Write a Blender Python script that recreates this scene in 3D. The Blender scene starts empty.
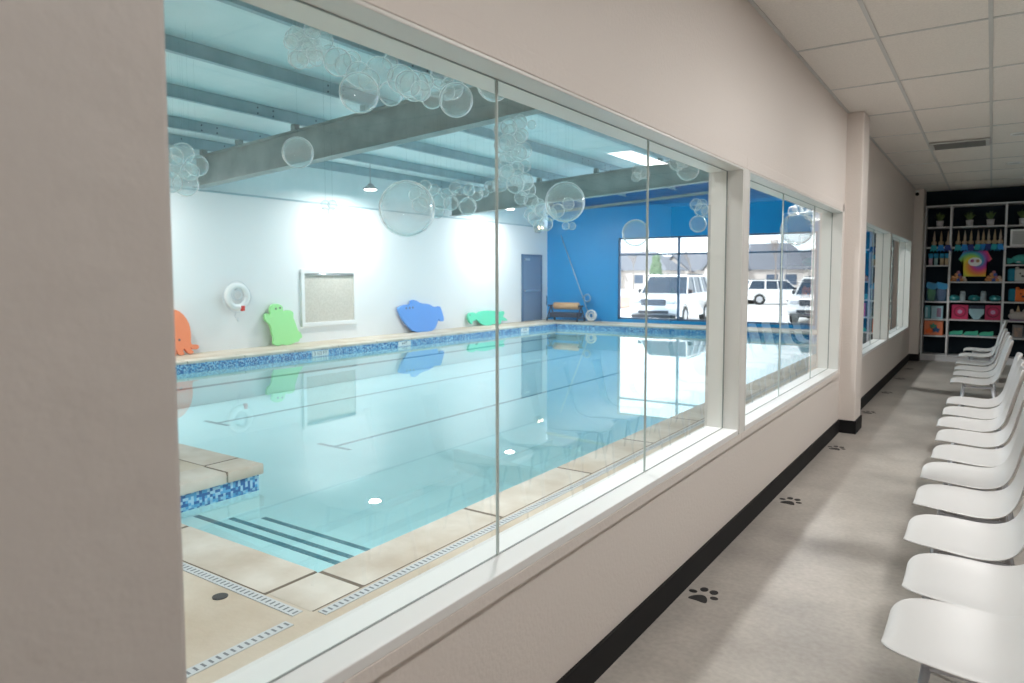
import bpy, bmesh, math, random
from math import pi, sin, cos, radians
from mathutils import Vector, Matrix
random.seed(7)
SC = bpy.context.scene
COL = SC.collection

# ------------------------------------------------------------------ materials
MATS = {}
def new_mat(name):
    m = bpy.data.materials.new(name); m.use_nodes = True
    nt = m.node_tree; nt.nodes.clear()
    out = nt.nodes.new('ShaderNodeOutputMaterial')
    MATS[name] = m
    return m, nt, out
def N(nt, t, **kw):
    n = nt.nodes.new(t)
    for k, v in kw.items():
        if k in n.inputs: n.inputs[k].default_value = v
        else: setattr(n, k, v)
    return n
def pbr(name, col, rough=0.6, metal=0.0, noise=None, bump=None, emis=None, spec=0.5, coat=0.0):
    """noise=(scale, second colour, amount) ; bump=(scale, strength)"""
    m, nt, out = new_mat(name)
    b = N(nt, 'ShaderNodeBsdfPrincipled')
    b.inputs['Base Color'].default_value = (*col, 1)
    b.inputs['Roughness'].default_value = rough
    b.inputs['Metallic'].default_value = metal
    b.inputs['Specular IOR Level'].default_value = spec
    b.inputs['Coat Weight'].default_value = coat
    tc = N(nt, 'ShaderNodeTexCoord')
    if noise:
        nz = N(nt, 'ShaderNodeTexNoise'); nz.inputs['Scale'].default_value = noise[0]
        nz.inputs['Detail'].default_value = 6
        nt.links.new(tc.outputs['Object'], nz.inputs['Vector'])
        rp = N(nt, 'ShaderNodeValToRGB')
        rp.color_ramp.elements[0].position = 0.35; rp.color_ramp.elements[1].position = 0.68
        rp.color_ramp.elements[0].color = (*col, 1)
        c2 = [col[i] * (1 - noise[2]) + noise[1][i] * noise[2] for i in range(3)]
        rp.color_ramp.elements[1].color = (*c2, 1)
        nt.links.new(nz.outputs['Fac'], rp.inputs['Fac'])
        nt.links.new(rp.outputs['Color'], b.inputs['Base Color'])
    if bump:
        nb = N(nt, 'ShaderNodeTexNoise'); nb.inputs['Scale'].default_value = bump[0]; nb.inputs['Detail'].default_value = 4
        nt.links.new(tc.outputs['Object'], nb.inputs['Vector'])
        bp = N(nt, 'ShaderNodeBump'); bp.inputs['Strength'].default_value = bump[1]; bp.inputs['Distance'].default_value = 0.02
        nt.links.new(nb.outputs['Fac'], bp.inputs['Height'])
        nt.links.new(bp.outputs['Normal'], b.inputs['Normal'])
    if emis:
        b.inputs['Emission Color'].default_value = (*emis[0], 1); b.inputs['Emission Strength'].default_value = emis[1]
    nt.links.new(b.outputs[0], out.inputs[0])
    return m
def clear_mat(name, tint, ior=1.45, rough=0.0, milk=0.0, milkcol=(1, 1, 1), gain=1.0, bump=None, rim=0.0):
    """thin clear sheet: light passes straight through, Fresnel part is reflected"""
    m, nt, out = new_mat(name)
    tr = N(nt, 'ShaderNodeBsdfTransparent'); tr.inputs['Color'].default_value = (*tint, 1)
    gl = N(nt, 'ShaderNodeBsdfGlossy'); gl.inputs['Roughness'].default_value = rough
    gl.inputs['Color'].default_value = (1, 1, 1, 1)
    fr = N(nt, 'ShaderNodeFresnel')
    ge = N(nt, 'ShaderNodeNewGeometry'); mr = N(nt, 'ShaderNodeMapRange')   # same reflectance on both sides of the sheet
    mr.inputs['To Min'].default_value = ior; mr.inputs['To Max'].default_value = 1/ior
    nt.links.new(ge.outputs['Backfacing'], mr.inputs['Value']); nt.links.new(mr.outputs[0], fr.inputs['IOR'])
    mx = N(nt, 'ShaderNodeMixShader')
    if bump:
        tc = N(nt, 'ShaderNodeTexCoord'); nb = N(nt, 'ShaderNodeTexNoise'); nb.inputs['Scale'].default_value = bump[0]
        nt.links.new(tc.outputs['Object'], nb.inputs['Vector'])
        bp = N(nt, 'ShaderNodeBump'); bp.inputs['Strength'].default_value = bump[1]; bp.inputs['Distance'].default_value = 0.01
        nt.links.new(nb.outputs['Fac'], bp.inputs['Height'])
        nt.links.new(bp.outputs['Normal'], gl.inputs['Normal']); nt.links.new(bp.outputs['Normal'], fr.inputs['Normal'])
    if gain != 1.0:
        mu = N(nt, 'ShaderNodeMath', operation='MULTIPLY'); mu.use_clamp = True; mu.inputs[1].default_value = gain
        nt.links.new(fr.outputs[0], mu.inputs[0]); f = mu.outputs[0]
    else: f = fr.outputs[0]
    nt.links.new(f, mx.inputs[0]); nt.links.new(tr.outputs[0], mx.inputs[1]); nt.links.new(gl.outputs[0], mx.inputs[2])
    last = mx
    if milk:
        df = N(nt, 'ShaderNodeBsdfDiffuse'); df.inputs['Color'].default_value = (*milkcol, 1)
        tl = N(nt, 'ShaderNodeBsdfTranslucent'); tl.inputs['Color'].default_value = (*milkcol, 1)
        ad = N(nt, 'ShaderNodeMixShader'); ad.inputs[0].default_value = .5
        nt.links.new(df.outputs[0], ad.inputs[1]); nt.links.new(tl.outputs[0], ad.inputs[2])
        m2 = N(nt, 'ShaderNodeMixShader')
        fm = N(nt, 'ShaderNodeMath', operation='MULTIPLY_ADD'); fm.use_clamp = True; fm.inputs[1].default_value = rim; fm.inputs[2].default_value = milk
        nt.links.new(fr.outputs[0], fm.inputs[0]); nt.links.new(fm.outputs[0], m2.inputs[0])   # a longer way through the plastic at the rim
        nt.links.new(mx.outputs[0], m2.inputs[1]); nt.links.new(ad.outputs[0], m2.inputs[2]); last = m2
    nt.links.new(last.outputs[0], out.inputs[0])
    return m

M_WALL = pbr('warm grey painted drywall', (.74, .68, .635), .55, bump=(60, .12))
M_WALLN = pbr('dimmed near pilaster drywall', (.54, .50, .47), .6, bump=(9, .35))  # same paint as the walls, darkened so the near pilaster looks dimly lit
M_TRIM = pbr('white painted wood trim', (.74, .73, .70), .35)
M_SILL = pbr('white sill paint', (.82, .82, .81), .3)
M_BASE = pbr('black rubber baseboard', (.009, .009, .010), .65, spec=.25)
M_DARK = pbr('dark teal black wall paint', (.012, .024, .036), .7, spec=.2)
M_SHELF = pbr('white laminate', (.62, .62, .64), .4)
M_GRID = pbr('ceiling grid metal', (.60, .61, .60), .5)
M_TILE = pbr('mineral fibre ceiling tile', (.88, .845, .795), .9, noise=(90, (.76, .73, .69), .6), bump=(300, .3))
M_GROOVE = pbr('grey glazing seal', (.25, .27, .26), .5)
M_JOINT = pbr('silicone glass joint', (.46, .52, .50), .3)
M_POOLWALL = pbr('pale aqua white wall paint', (.82, .84, .85), .55, bump=(3, .03))
M_BLUE = pbr('glossy blue wall paint', (.006, .33, .74), .35)
M_BLUE2 = pbr('deep blue wall paint', (.006, .20, .52), .4)
M_INSUL = pbr('vinyl roof insulation with aqua bounce', (.72, .87, .89), .5, noise=(2, (.80, .92, .94), 1), bump=(1.5, .25))  # vinyl itself is white; aqua light bounced off the pool is tinted in
M_PURLIN = pbr('aqua grey steel purlin', (.30, .45, .50), .45, noise=(3, (.38, .53, .58), 1))
M_STEEL = pbr('grey primed steel beam', (.38, .44, .43), .55, noise=(2.5, (.27, .32, .32), 1), bump=(20, .1))
M_WATER = clear_mat('pool water', (.82, .96, .975), 1.33, 0.0, bump=(1.3, .012))
M_GLASS = clear_mat('window glass', (.965, .985, .98), 1.5, 0.0, gain=1.85)
M_BALL = clear_mat('clear plastic ball', (.97, .99, .99), 1.42, 0.04, milk=.03, milkcol=(1, 1, 1), gain=2.4, rim=1.9)
M_LINE = clear_mat('fishing line', (.85, .9, .9), 1.4)
M_PLASTER = pbr('aqua pool plaster', (.60, .79, .81), .7, noise=(1.2, (.66, .83, .85), 1))
M_STRIPE = pbr('dark teal tile stripe', (.03, .15, .20), .4)
M_DECK = pbr('tan concrete deck', (.47, .38, .28), .75, noise=(1.3, (.68, .62, .53), 1), bump=(30, .1))
M_COPE = pbr('cream stone coping', (.68, .64, .575), .6, noise=(2.6, (.46, .38, .29), .8), bump=(12, .15))
M_DRAIN = pbr('grey trench drain grate', (.55, .58, .60), .5)
M_HOLE = pbr('drain slot dark', (.17, .19, .21), .8)
M_CHAIR = pbr('white moulded plastic', (.59, .58, .57), .38)
M_LEG = pbr('light grey steel leg', (.55, .57, .62), .35, metal=.3)
M_BLACK = pbr('black vinyl', (.008, .008, .009), .5)
M_ORANGE = pbr('orange foam', (.90, .27, .13), .8)
M_GREEN = pbr('light green foam', (.38, .83, .36), .8)
M_BLUEF = pbr('blue foam', (.13, .36, .85), .8)
M_MINT = pbr('mint green foam', (.13, .72, .48), .8)
M_EYE = pbr('dark eye hole', (.12, .10, .12), .8)
M_WHITE = pbr('white plastic', (.82, .84, .84), .4)
M_RED = pbr('red plastic', (.7, .04, .03), .4)
M_ROPE = pbr('white rope', (.7, .75, .78), .8)
M_BURLAP = pbr('beige woven mesh', (.56, .53, .47), .9, noise=(25, (.66, .63, .57), 1))
M_DOOR = pbr('blue grey steel door', (.16, .25, .38), .5)
M_METAL = pbr('brushed metal', (.6, .62, .64), .3, metal=.9)
M_MULL = pbr('blue grey window mullion', (.07, .15, .27), .4)
M_BACKCURT = pbr('grey blue end panel', (.22, .38, .55), .5)
M_TAN = pbr('tan cover roll', (.62, .38, .22), .8)
M_NAVY = pbr('dark navy metal', (.02, .04, .08), .5)
M_LAMP = pbr('lamp diffuser', (.9, .9, .9), .4, emis=((1, .97, .92), 30))
M_LAMPW = pbr('warm lamp lens', (.9, .8, .6), .4, emis=((1, .8, .5), 14))
M_HOUS = pbr('lamp housing', (.4, .42, .44), .5)
M_VENT = pbr('aluminium register', (.55, .56, .55), .5)
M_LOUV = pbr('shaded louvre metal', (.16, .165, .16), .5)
M_VENTD = pbr('duct shadow grey', (.05, .05, .05), .8)

def floor_material():
    m, nt, out = new_mat('polished concrete floor')
    b = N(nt, 'ShaderNodeBsdfPrincipled')
    tc = N(nt, 'ShaderNodeTexCoord')
    n1 = N(nt, 'ShaderNodeTexNoise'); n1.inputs['Scale'].default_value = 1.1; n1.inputs['Detail'].default_value = 8; n1.inputs['Roughness'].default_value = .6
    n2 = N(nt, 'ShaderNodeTexNoise'); n2.inputs['Scale'].default_value = 40; n2.inputs['Detail'].default_value = 3
    nt.links.new(tc.outputs['Object'], n1.inputs['Vector']); nt.links.new(tc.outputs['Object'], n2.inputs['Vector'])
    r = N(nt, 'ShaderNodeValToRGB'); e = r.color_ramp.elements
    e[0].position = .34; e[0].color = (.33, .30, .27, 1); e[1].position = .66; e[1].color = (.57, .525, .475, 1)
    nt.links.new(n1.outputs['Fac'], r.inputs['Fac'])
    mx = N(nt, 'ShaderNodeMix', data_type='RGBA', blend_type='MULTIPLY'); mx.inputs[0].default_value = .35
    nt.links.new(r.outputs[0], mx.inputs[6]); nt.links.new(n2.outputs['Fac'], mx.inputs[7])
    nt.links.new(mx.outputs[2], b.inputs['Base Color'])
    b.inputs['Roughness'].default_value = .38
    rr = N(nt, 'ShaderNodeMapRange'); rr.inputs['To Min'].default_value = .28; rr.inputs['To Max'].default_value = .5
    nt.links.new(n1.outputs['Fac'], rr.inputs['Value']); nt.links.new(rr.outputs[0], b.inputs['Roughness'])
    nt.links.new(b.outputs[0], out.inputs[0]); return m
M_FLOOR = floor_material()

def mosaic_material(name, scale, a, b_, c):
    m, nt, out = new_mat(name)
    b = N(nt, 'ShaderNodeBsdfPrincipled'); b.inputs['Roughness'].default_value = .25
    tc = N(nt, 'ShaderNodeTexCoord')
    v = N(nt, 'ShaderNodeTexVoronoi'); v.distance = 'CHEBYCHEV'; v.inputs['Scale'].default_value = scale; v.inputs['Randomness'].default_value = .15
    nt.links.new(tc.outputs['Object'], v.inputs['Vector'])
    sp = N(nt, 'ShaderNodeSeparateColor'); nt.links.new(v.outputs['Color'], sp.inputs[0])
    r = N(nt, 'ShaderNodeValToRGB'); r.color_ramp.interpolation = 'CONSTANT'
    e = r.color_ramp.elements; e[0].color = (*a, 1); e[1].position = .42; e[1].color = (*b_, 1)
    x = e.new(.75); x.color = (*c, 1)
    nt.links.new(sp.outputs[0], r.inputs['Fac']); nt.links.new(r.outputs[0], b.inputs['Base Color'])
    nt.links.new(b.outputs[0], out.inputs[0]); return m
M_MOSAIC = mosaic_material('blue glass waterline mosaic', 46, (.03, .14, .38), (.36, .62, .80), (.10, .38, .68))

def tiedye_material():
    m, nt, out = new_mat('tie dye cotton')
    b = N(nt, 'ShaderNodeBsdfPrincipled'); b.inputs['Roughness'].default_value = .9
    tc = N(nt, 'ShaderNodeTexCoord')
    gr = N(nt, 'ShaderNodeTexGradient', gradient_type='RADIAL')
    ln = N(nt, 'ShaderNodeVectorMath', operation='LENGTH')
    mp = N(nt, 'ShaderNodeMapping'); mp.inputs['Rotation'].default_value = (radians(90), 0, 0)
    nt.links.new(tc.outputs['Object'], mp.inputs['Vector'])
    nt.links.new(mp.outputs[0], gr.inputs[0]); nt.links.new(mp.outputs[0], ln.inputs[0])
    mu = N(nt, 'ShaderNodeMath', operation='MULTIPLY_ADD'); mu.inputs[1].default_value = 2.6
    nt.links.new(ln.outputs['Value'], mu.inputs[0]); nt.links.new(gr.outputs['Fac'], mu.inputs[2])
    fr = N(nt, 'ShaderNodeMath', operation='FRACT'); nt.links.new(mu.outputs[0], fr.inputs[0])
    r = N(nt, 'ShaderNodeValToRGB'); e = r.color_ramp.elements
    e[0].color = (.75, .08, .25, 1); e[1].position = 1; e[1].color = (.75, .08, .25, 1)
    for p, c in ((.2, (.85, .30, .08)), (.4, (.85, .72, .08)), (.6, (.25, .60, .15)), (.75, (.05, .35, .60)), (.88, (.35, .10, .45))):
        x = e.new(p); x.color = (*c, 1)
    nt.links.new(fr.outputs[0], r.inputs['Fac']); nt.links.new(r.outputs[0], b.inputs['Base Color'])
    nt.links.new(b.outputs[0], out.inputs[0]); return m
M_TIE = tiedye_material()

# ------------------------------------------------------------------ mesh helpers
def box(bm, x0, x1, y0, y1, z0, z1, bev=0.0):
    vs = [bm.verts.new(p) for p in ((x0,y0,z0),(x1,y0,z0),(x1,y1,z0),(x0,y1,z0),(x0,y0,z1),(x1,y0,z1),(x1,y1,z1),(x0,y1,z1))]
    fs = [bm.faces.new([vs[i] for i in f]) for f in ((0,3,2,1),(4,5,6,7),(0,1,5,4),(1,2,6,5),(2,3,7,6),(3,0,4,7))]
    if bev > 0:
        es = list({e for f in fs for e in f.edges})
        bmesh.ops.bevel(bm, geom=es, offset=bev, segments=2, affect='EDGES', profile=.5)
    return vs
def tube(bm, p, q, r0, r1=None, n=10, caps=True):
    p = Vector(p); q = Vector(q); r1 = r0 if r1 is None else r1
    d = (q - p).normalized(); a = d.orthogonal().normalized(); b = d.cross(a)
    A = [bm.verts.new(p + (a * cos(2*pi*i/n) + b * sin(2*pi*i/n)) * r0) for i in range(n)]
    B = [bm.verts.new(q + (a * cos(2*pi*i/n) + b * sin(2*pi*i/n)) * r1) for i in range(n)]
    for i in range(n): bm.faces.new((A[i], A[(i+1)%n], B[(i+1)%n], B[i]))
    if caps: bm.faces.new(A[::-1]); bm.faces.new(B)
def path_tube(bm, pts, r, n=8):
    rings = []
    P = [Vector(p) for p in pts]
    for i, p in enumerate(P):
        d = (P[min(i+1, len(P)-1)] - P[max(i-1, 0)]).normalized()
        a = d.orthogonal().normalized() if not rings else (pa - d * pa.dot(d)).normalized()
        pa = a; b = d.cross(a)
        rings.append([bm.verts.new(p + (a * cos(2*pi*k/n) + b * sin(2*pi*k/n)) * r) for k in range(n)])
    for A, B in zip(rings, rings[1:]):
        for k in range(n): bm.faces.new((A[k], A[(k+1)%n], B[(k+1)%n], B[k]))
    bm.faces.new(rings[0][::-1]); bm.faces.new(rings[-1])
def lathe(bm, prof, cx=0, cy=0, cz=0, n=20):
    rings = []
    for r, z in prof:
        rings.append([bm.verts.new((cx + r*cos(2*pi*i/n), cy + r*sin(2*pi*i/n), cz + z)) for i in range(n)])
    for A, B in zip(rings, rings[1:]):
        for i in range(n): bm.faces.new((A[i], A[(i+1)%n], B[(i+1)%n], B[i]))
    bm.faces.new(rings[0][::-1]); bm.faces.new(rings[-1])
def sphere(bm, c, r, u=16, v=10, sc=(1,1,1)):
    mt = Matrix.Translation(c) @ Matrix.Diagonal((r*sc[0], r*sc[1], r*sc[2], 1))
    bmesh.ops.create_uvsphere(bm, u_segments=u, v_segments=v, radius=1, matrix=mt)
def torus(bm, c, R, r, axis='x', n=32, m=10):
    c = Vector(c); rings = []
    for i in range(n):
        a = 2*pi*i/n; ring = []
        for k in range(m):
            b = 2*pi*k/m; rr = R + r*cos(b); h = r*sin(b)
            v = {'x': (h, rr*cos(a), rr*sin(a)), 'y': (rr*cos(a), h, rr*sin(a)), 'z': (rr*cos(a), rr*sin(a), h)}[axis]
            ring.append(bm.verts.new(c + Vector(v)))
        rings.append(ring)
    for i in range(n):
        A, B = rings[i], rings[(i+1)%n]
        for k in range(m): bm.faces.new((A[k], A[(k+1)%m], B[(k+1)%m], B[k]))
def prism(bm, pts, f0, f1):
    """pts 2D outline, f0/f1 map (u,v)->3D for the two faces"""
    A = [bm.verts.new(f0(*p)) for p in pts]; B = [bm.verts.new(f1(*p)) for p in pts]
    n = len(pts)
    fa = bm.faces.new(A[::-1]); fb = bm.faces.new(B)
    for i in range(n): bm.faces.new((A[i], A[(i+1)%n], B[(i+1)%n], B[i]))
    bmesh.ops.triangulate(bm, faces=[fa, fb])
def smooth_outline(pts, it=2):
    for _ in range(it):
        q = []
        n = len(pts)
        for i in range(n):
            a, b = pts[i], pts[(i+1)%n]
            q.append((a[0]*.75+b[0]*.25, a[1]*.75+b[1]*.25)); q.append((a[0]*.25+b[0]*.75, a[1]*.25+b[1]*.75))
        pts = q
    return pts
def BM(): return bmesh.new()
def link(name, bm, mat, parent=None, smooth=False, world=True):
    bmesh.ops.recalc_face_normals(bm, faces=bm.faces)
    me = bpy.data.meshes.new(name); bm.to_mesh(me); bm.free()
    me.materials.append(mat)
    if smooth:
        for p in me.polygons: p.use_smooth = True
    o = bpy.data.objects.new(name, me); COL.objects.link(o)
    if parent is not None:
        o.parent = parent
        if world and parent.type == 'EMPTY':
            o.matrix_parent_inverse = (Matrix.Translation(parent.location) @ parent.rotation_euler.to_matrix().to_4x4()).inverted()
    return o
def autosmooth(o, ang=35):
    me = o.data
    for p in me.polygons: p.use_smooth = True
    me.set_sharp_from_angle(angle=radians(ang))
    return o
def struct(name, bm, mat, parent=None, smooth=False):
    o = link(name, bm, mat, parent, smooth)
    if parent is None: o['kind'] = 'structure'
    return o
def sempty(name, loc=(0, 0, 0)):
    o = bpy.data.objects.new(name, None); COL.objects.link(o); o.location = loc; o['kind'] = 'structure'; return o
def thing(name, label, cat, loc=(0, 0, 0), rz=0, group=None):
    o = bpy.data.objects.new(name, None); COL.objects.link(o); o.empty_display_size = .1
    o.location = loc; o.rotation_euler = (0, 0, rz); o['label'] = label; o['category'] = cat
    if group: o['group'] = group
    return o
def tag(o, label, cat, group=None):
    o['label'] = label; o['category'] = cat
    if group: o['group'] = group
    return o
def copy_tree(o, parent=None):
    c = o.copy(); COL.objects.link(c); c.parent = parent
    for ch in list(o.children): copy_tree(ch, c)
    return c

# ------------------------------------------------------------------ dimensions (metres; camera stands at x=0,y=0)
XW, XT, XG, XP = -1.17, -1.15, -1.24, -1.34      # wall face, trim face, glass, pool-side face
ZS, ZH, ZC = .635, 2.10, 3.03                    # sill, header, corridor ceiling
YF = 14.45                                       # shelf front
XB, YB = -13.0, 21.2                             # pool back wall, blue end wall
YN = -4.0                                        # near end of the pool room
XR = 3.4                                         # corridor right wall
def zbeam(x): return 3.26 + .055*(x + 13)        # underside of the rafters
def zroof(x): return 4.16 + .055*(x + 13)

# ---------------- corridor shell
bm = BM(); box(bm, XP, XR, YN, 14.95, -.2, 0); struct('floor', bm, M_FLOOR)
bm = BM(); box(bm, XW, XR, YN, 14.95, ZC, ZC+.05); ceil = struct('ceiling', bm, M_TILE)
bm = BM()
x = -.66
while x < XR:
    box(bm, x-.012, x+.012, YN, 14.8, ZC-.006, ZC+.002); x += .60
y = 5.12 - 1.2*7
while y < 14.7:
    box(bm, XW, XR, y-.011, y+.011, ZC-.005, ZC+.002); y += 1.2
box(bm, XW, XW+.022, YN, 14.8, ZC-.006, ZC+.002)
struct('ceiling_grid', bm, M_GRID, ceil)
OPEN = [(.40, 3.95), (4.07, 7.08), (7.95, 10.80), (10.95, 13.75)]
bm = BM()
box(bm, XP, XW, YN, 14.95, -.2, ZS-.03); box(bm, XP, XW, YN, 14.95, ZH+.01, 4.95)
box(bm, XP, XW, YN, OPEN[0][0], ZS-.03, ZH+.01); box(bm, XP, XW, OPEN[1][1]+.0, OPEN[2][0], ZS-.03, ZH+.01)
box(bm, XP, XW, OPEN[3][1], 14.95, ZS-.03, ZH+.01)
struct('wall_left', bm, M_WALL)
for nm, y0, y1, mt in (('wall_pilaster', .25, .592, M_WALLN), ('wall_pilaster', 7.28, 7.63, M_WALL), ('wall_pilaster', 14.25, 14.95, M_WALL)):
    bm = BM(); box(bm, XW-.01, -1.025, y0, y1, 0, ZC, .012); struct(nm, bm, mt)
bm = BM(); box(bm, -1.05, XR, 14.80, 14.95, 0, ZC); struct('wall_far', bm, M_DARK)
bm = BM(); box(bm, XR, XR+.15, YN, 14.95, 0, ZC+.05)
struct('wall_right', bm, M_WALL)
bm = BM(); box(bm, XW, XR, YN-.15, YN, 0, ZC+.05); struct('wall_near', bm, M_WALL)
def base(name, *bs):
    bm = BM()
    for b in bs: box(bm, *b)
    struct(name, bm, M_BASE)
H = .125
base('baseboard_left', (XW, XW+.012, .59, 7.28, 0, H), (XW, -1.013, 7.268, 7.28, 0, H), (-1.025, -1.013, 7.28, 7.63, 0, H), (XW, -1.013, 7.63, 7.642, 0, H),
     (XW, XW+.012, 7.642, 14.24, 0, H), (XW, -1.013, 14.238, 14.25, 0, H), (-1.025, -1.013, 14.25, 14.8, 0, H))
base('baseboard_near', (-1.025, -1.013, .25, .592, 0, H), (XW, -1.013, .592, .604, 0, H))

# observation windows
JO = [[1.73, 2.85], [5.22, 6.29], [8.9, 9.85], [11.9, 12.85]]
for i, ((y0, y1), js) in enumerate(zip(OPEN, JO)):
    w = sempty('window_%d' % (i+1), (XG, (y0+y1)/2, ZS))
    # sill board lining the opening and the apron under it
    bm = BM(); box(bm, XP-.005, XT, y0, y1, ZS-.03, ZS, .003); struct('window_sill', bm, M_SILL, w)
    bm = BM(); box(bm, XW, XT, y0-.06 if i in (1, 3) else y0-.14, y1+.06 if i in (0, 2) else y1+.09, ZS-.072, ZS-.0302, .003)
    box(bm, XW, XT, y0-.06, y1+.06, ZH+.0005, ZH+.066, .003)
    if i in (0, 2): box(bm, XW, XT, y0-.14, y0, ZS-.03, ZH, .003)
    if i in (1, 3): box(bm, XW, XT, y1, y1+.09, ZS-.03, ZH+.066, .003)
    struct('window_casing', bm, M_WALL, w)
    bm = BM(); box(bm, XP-.005, XT, y0, y1, ZH-.012, ZH+.0, .003)
    box(bm, XP-.005, XT-.001, y0-.01, y0+.008, ZS-.0, ZH); box(bm, XP-.005, XT-.001, y1-.008, y1+.01, ZS, ZH)
    struct('window_frame', bm, M_TRIM, w)
    bm = BM()
    for z0, z1 in ((ZS+.0003, ZS+.0018), (ZH-.0138, ZH-.0123)): box(bm, XG-.0035, XG+.0035, y0, y1, z0, z1)
    for yy in (y0+.0081, y1-.0102): box(bm, XG-.0035, XG+.0035, yy, yy+.002, ZS, ZH-.012)
    struct('glazing_seal', bm, M_GROOVE, w)
    ys = [y0+.007] + js + [y1-.007]
    for k, (a, b) in enumerate(zip(ys, ys[1:])):
        bm = BM(); vs = [bm.verts.new(p) for p in ((XG, a+.004, ZS+.002), (XG, b-.004, ZS+.002), (XG, b-.004, ZH-.014), (XG, a+.004, ZH-.014))]
        bm.faces.new(vs); struct('glass_pane', bm, M_GLASS, w)
    for j in js:
        bm = BM(); box(bm, XG-.004, XG+.004, j-.003, j+.003, ZS+.001, ZH-.013); struct('glass_joint', bm, M_JOINT, w)
for y0, y1 in ((3.965, 4.055), (10.815, 10.935)):
    bm = BM(); box(bm, XP-.005, XT, y0, y1, ZS-.03, ZH+.001, .003); struct('trim_1' if y0 < 5 else 'trim_2', bm, M_TRIM)

# ---------------- pool room shell
bm = BM(); box(bm, XB-.2, XB, YN, YB+.2, -.5, 3.22); struct('wall_back', bm, M_POOLWALL)
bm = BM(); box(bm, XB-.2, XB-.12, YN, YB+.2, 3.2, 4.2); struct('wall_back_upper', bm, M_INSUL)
bm = BM(); box(bm, XB-.15, XB+.02, YN, YB, 3.20, 3.235); struct('trim_3', bm, M_PURLIN)
WX = (-10.25, -6.42, -5.98, -4.08)    # big end windows in the blue wall
bm = BM()
WZ0, WZ1 = .10, 2.78
box(bm, XB, WX[0], YB, YB+.15, -.5, 3.80); box(bm, WX[3], XP, YB, YB+.15, -.5, 3.80)
box(bm, WX[0], WX[3], YB, YB+.15, -.5, WZ0); box(bm, WX[0], WX[3], YB, YB+.15, WZ1, 3.80)
struct('wall_end', bm, M_BLUE)
bm = BM(); box(bm, XB, XP, YB+.02, YB+.15, 3.80, 4.95); struct('wall_end_upper', bm, M_BLUE2)
bm = BM(); prism(bm, [(XB, 3.70), (XP, 3.70+.055*11.66), (XP, 3.78+.055*11.66), (XB, 3.78)], lambda u, v: (u, YB-.02, v), lambda u, v: (u, YB-.10, v))
struct('trim_4', bm, M_STEEL)
bm = BM(); box(bm, XB, XP, YN-.15, YN, -.5, 4.95); struct('wall_pool_near', bm, M_POOLWALL)
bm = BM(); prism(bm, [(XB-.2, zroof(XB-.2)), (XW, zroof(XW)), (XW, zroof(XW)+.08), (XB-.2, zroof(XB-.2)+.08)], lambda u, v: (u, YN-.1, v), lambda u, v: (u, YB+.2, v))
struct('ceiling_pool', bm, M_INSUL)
# end window frame
w = sempty('window_5', (-7.1, YB, 0))
bm = BM()
for xm in (-10.22, -8.17, -6.98, -5.05, -4.11): box(bm, xm-.03, xm+.03, YB+.03, YB+.11, WZ0, WZ1)
for zm in (WZ0+.03, 2.22, WZ1-.03): box(bm, WX[0], WX[3], YB+.03, YB+.11, zm-.025, zm+.025)
struct('window_frame', bm, M_MULL, w)
bm = BM(); vs = [bm.verts.new(p) for p in ((WX[0], YB+.07, WZ0), (WX[3], YB+.07, WZ0), (WX[3], YB+.07, WZ1), (WX[0], YB+.07, WZ1))]; bm.faces.new(vs)
struct('glass_pane', bm, M_GLASS, w)
bm = BM(); box(bm, WX[3]+.02, -3.55, YB-.06, YB-.002, 0, 3.70, .005); struct('trim_5', bm, M_BACKCURT)
# rafters
for yb in (8.0, 15.9, .2):
    bm = BM()
    z0, z1 = zbeam(XB), zbeam(XP); D = .56
    prism(bm, [(XB, z0), (XP, z1), (XP, z1+D), (XB, z0+D)], lambda u, v: (u, yb-.006, v), lambda u, v: (u, yb+.006, v))
    prism(bm, [(XB, z0), (XP, z1), (XP, z1+.014), (XB, z0+.014)], lambda u, v: (u, yb-.11, v), lambda u, v: (u, yb+.11, v))
    prism(bm, [(XB, z0+D), (XP, z1+D), (XP, z1+D+.014), (XB, z0+D+.014)], lambda u, v: (u, yb-.11, v), lambda u, v: (u, yb+.11, v))
    struct('beam', bm, M_STEEL)
# purlins
for k, xp in enumerate((-12.75, -11.6, -10.0, -8.3, -6.6, -4.9, -3.2, -1.8)):
    zt = zroof(xp); bm = BM()
    box(bm, xp-.003, xp+.003, YN, YB, zt-.205, zt); box(bm, xp-.003, xp+.075, YN, YB, zt-.205, zt-.199); box(bm, xp-.075, xp+.003, YN, YB, zt-.005, zt)
    p = struct('purlin', bm, M_PURLIN)
    for yb in (8.0, 15.9):
        bm = BM(); box(bm, xp-.06, xp+.05, yb-.05, yb+.05, zbeam(xp)+.57, zt-.20); struct('clip', bm, M_STEEL, p)
        bm = BM()
        for dy in (-.75, -.45, .45, .75):
            for dz in (-.15, -.06): tube(bm, (xp+.003, yb+dy, zt+dz), (xp+.010, yb+dy, zt+dz), .014, n=8)
        struct('bolt', bm, M_NAVY, p)

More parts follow.
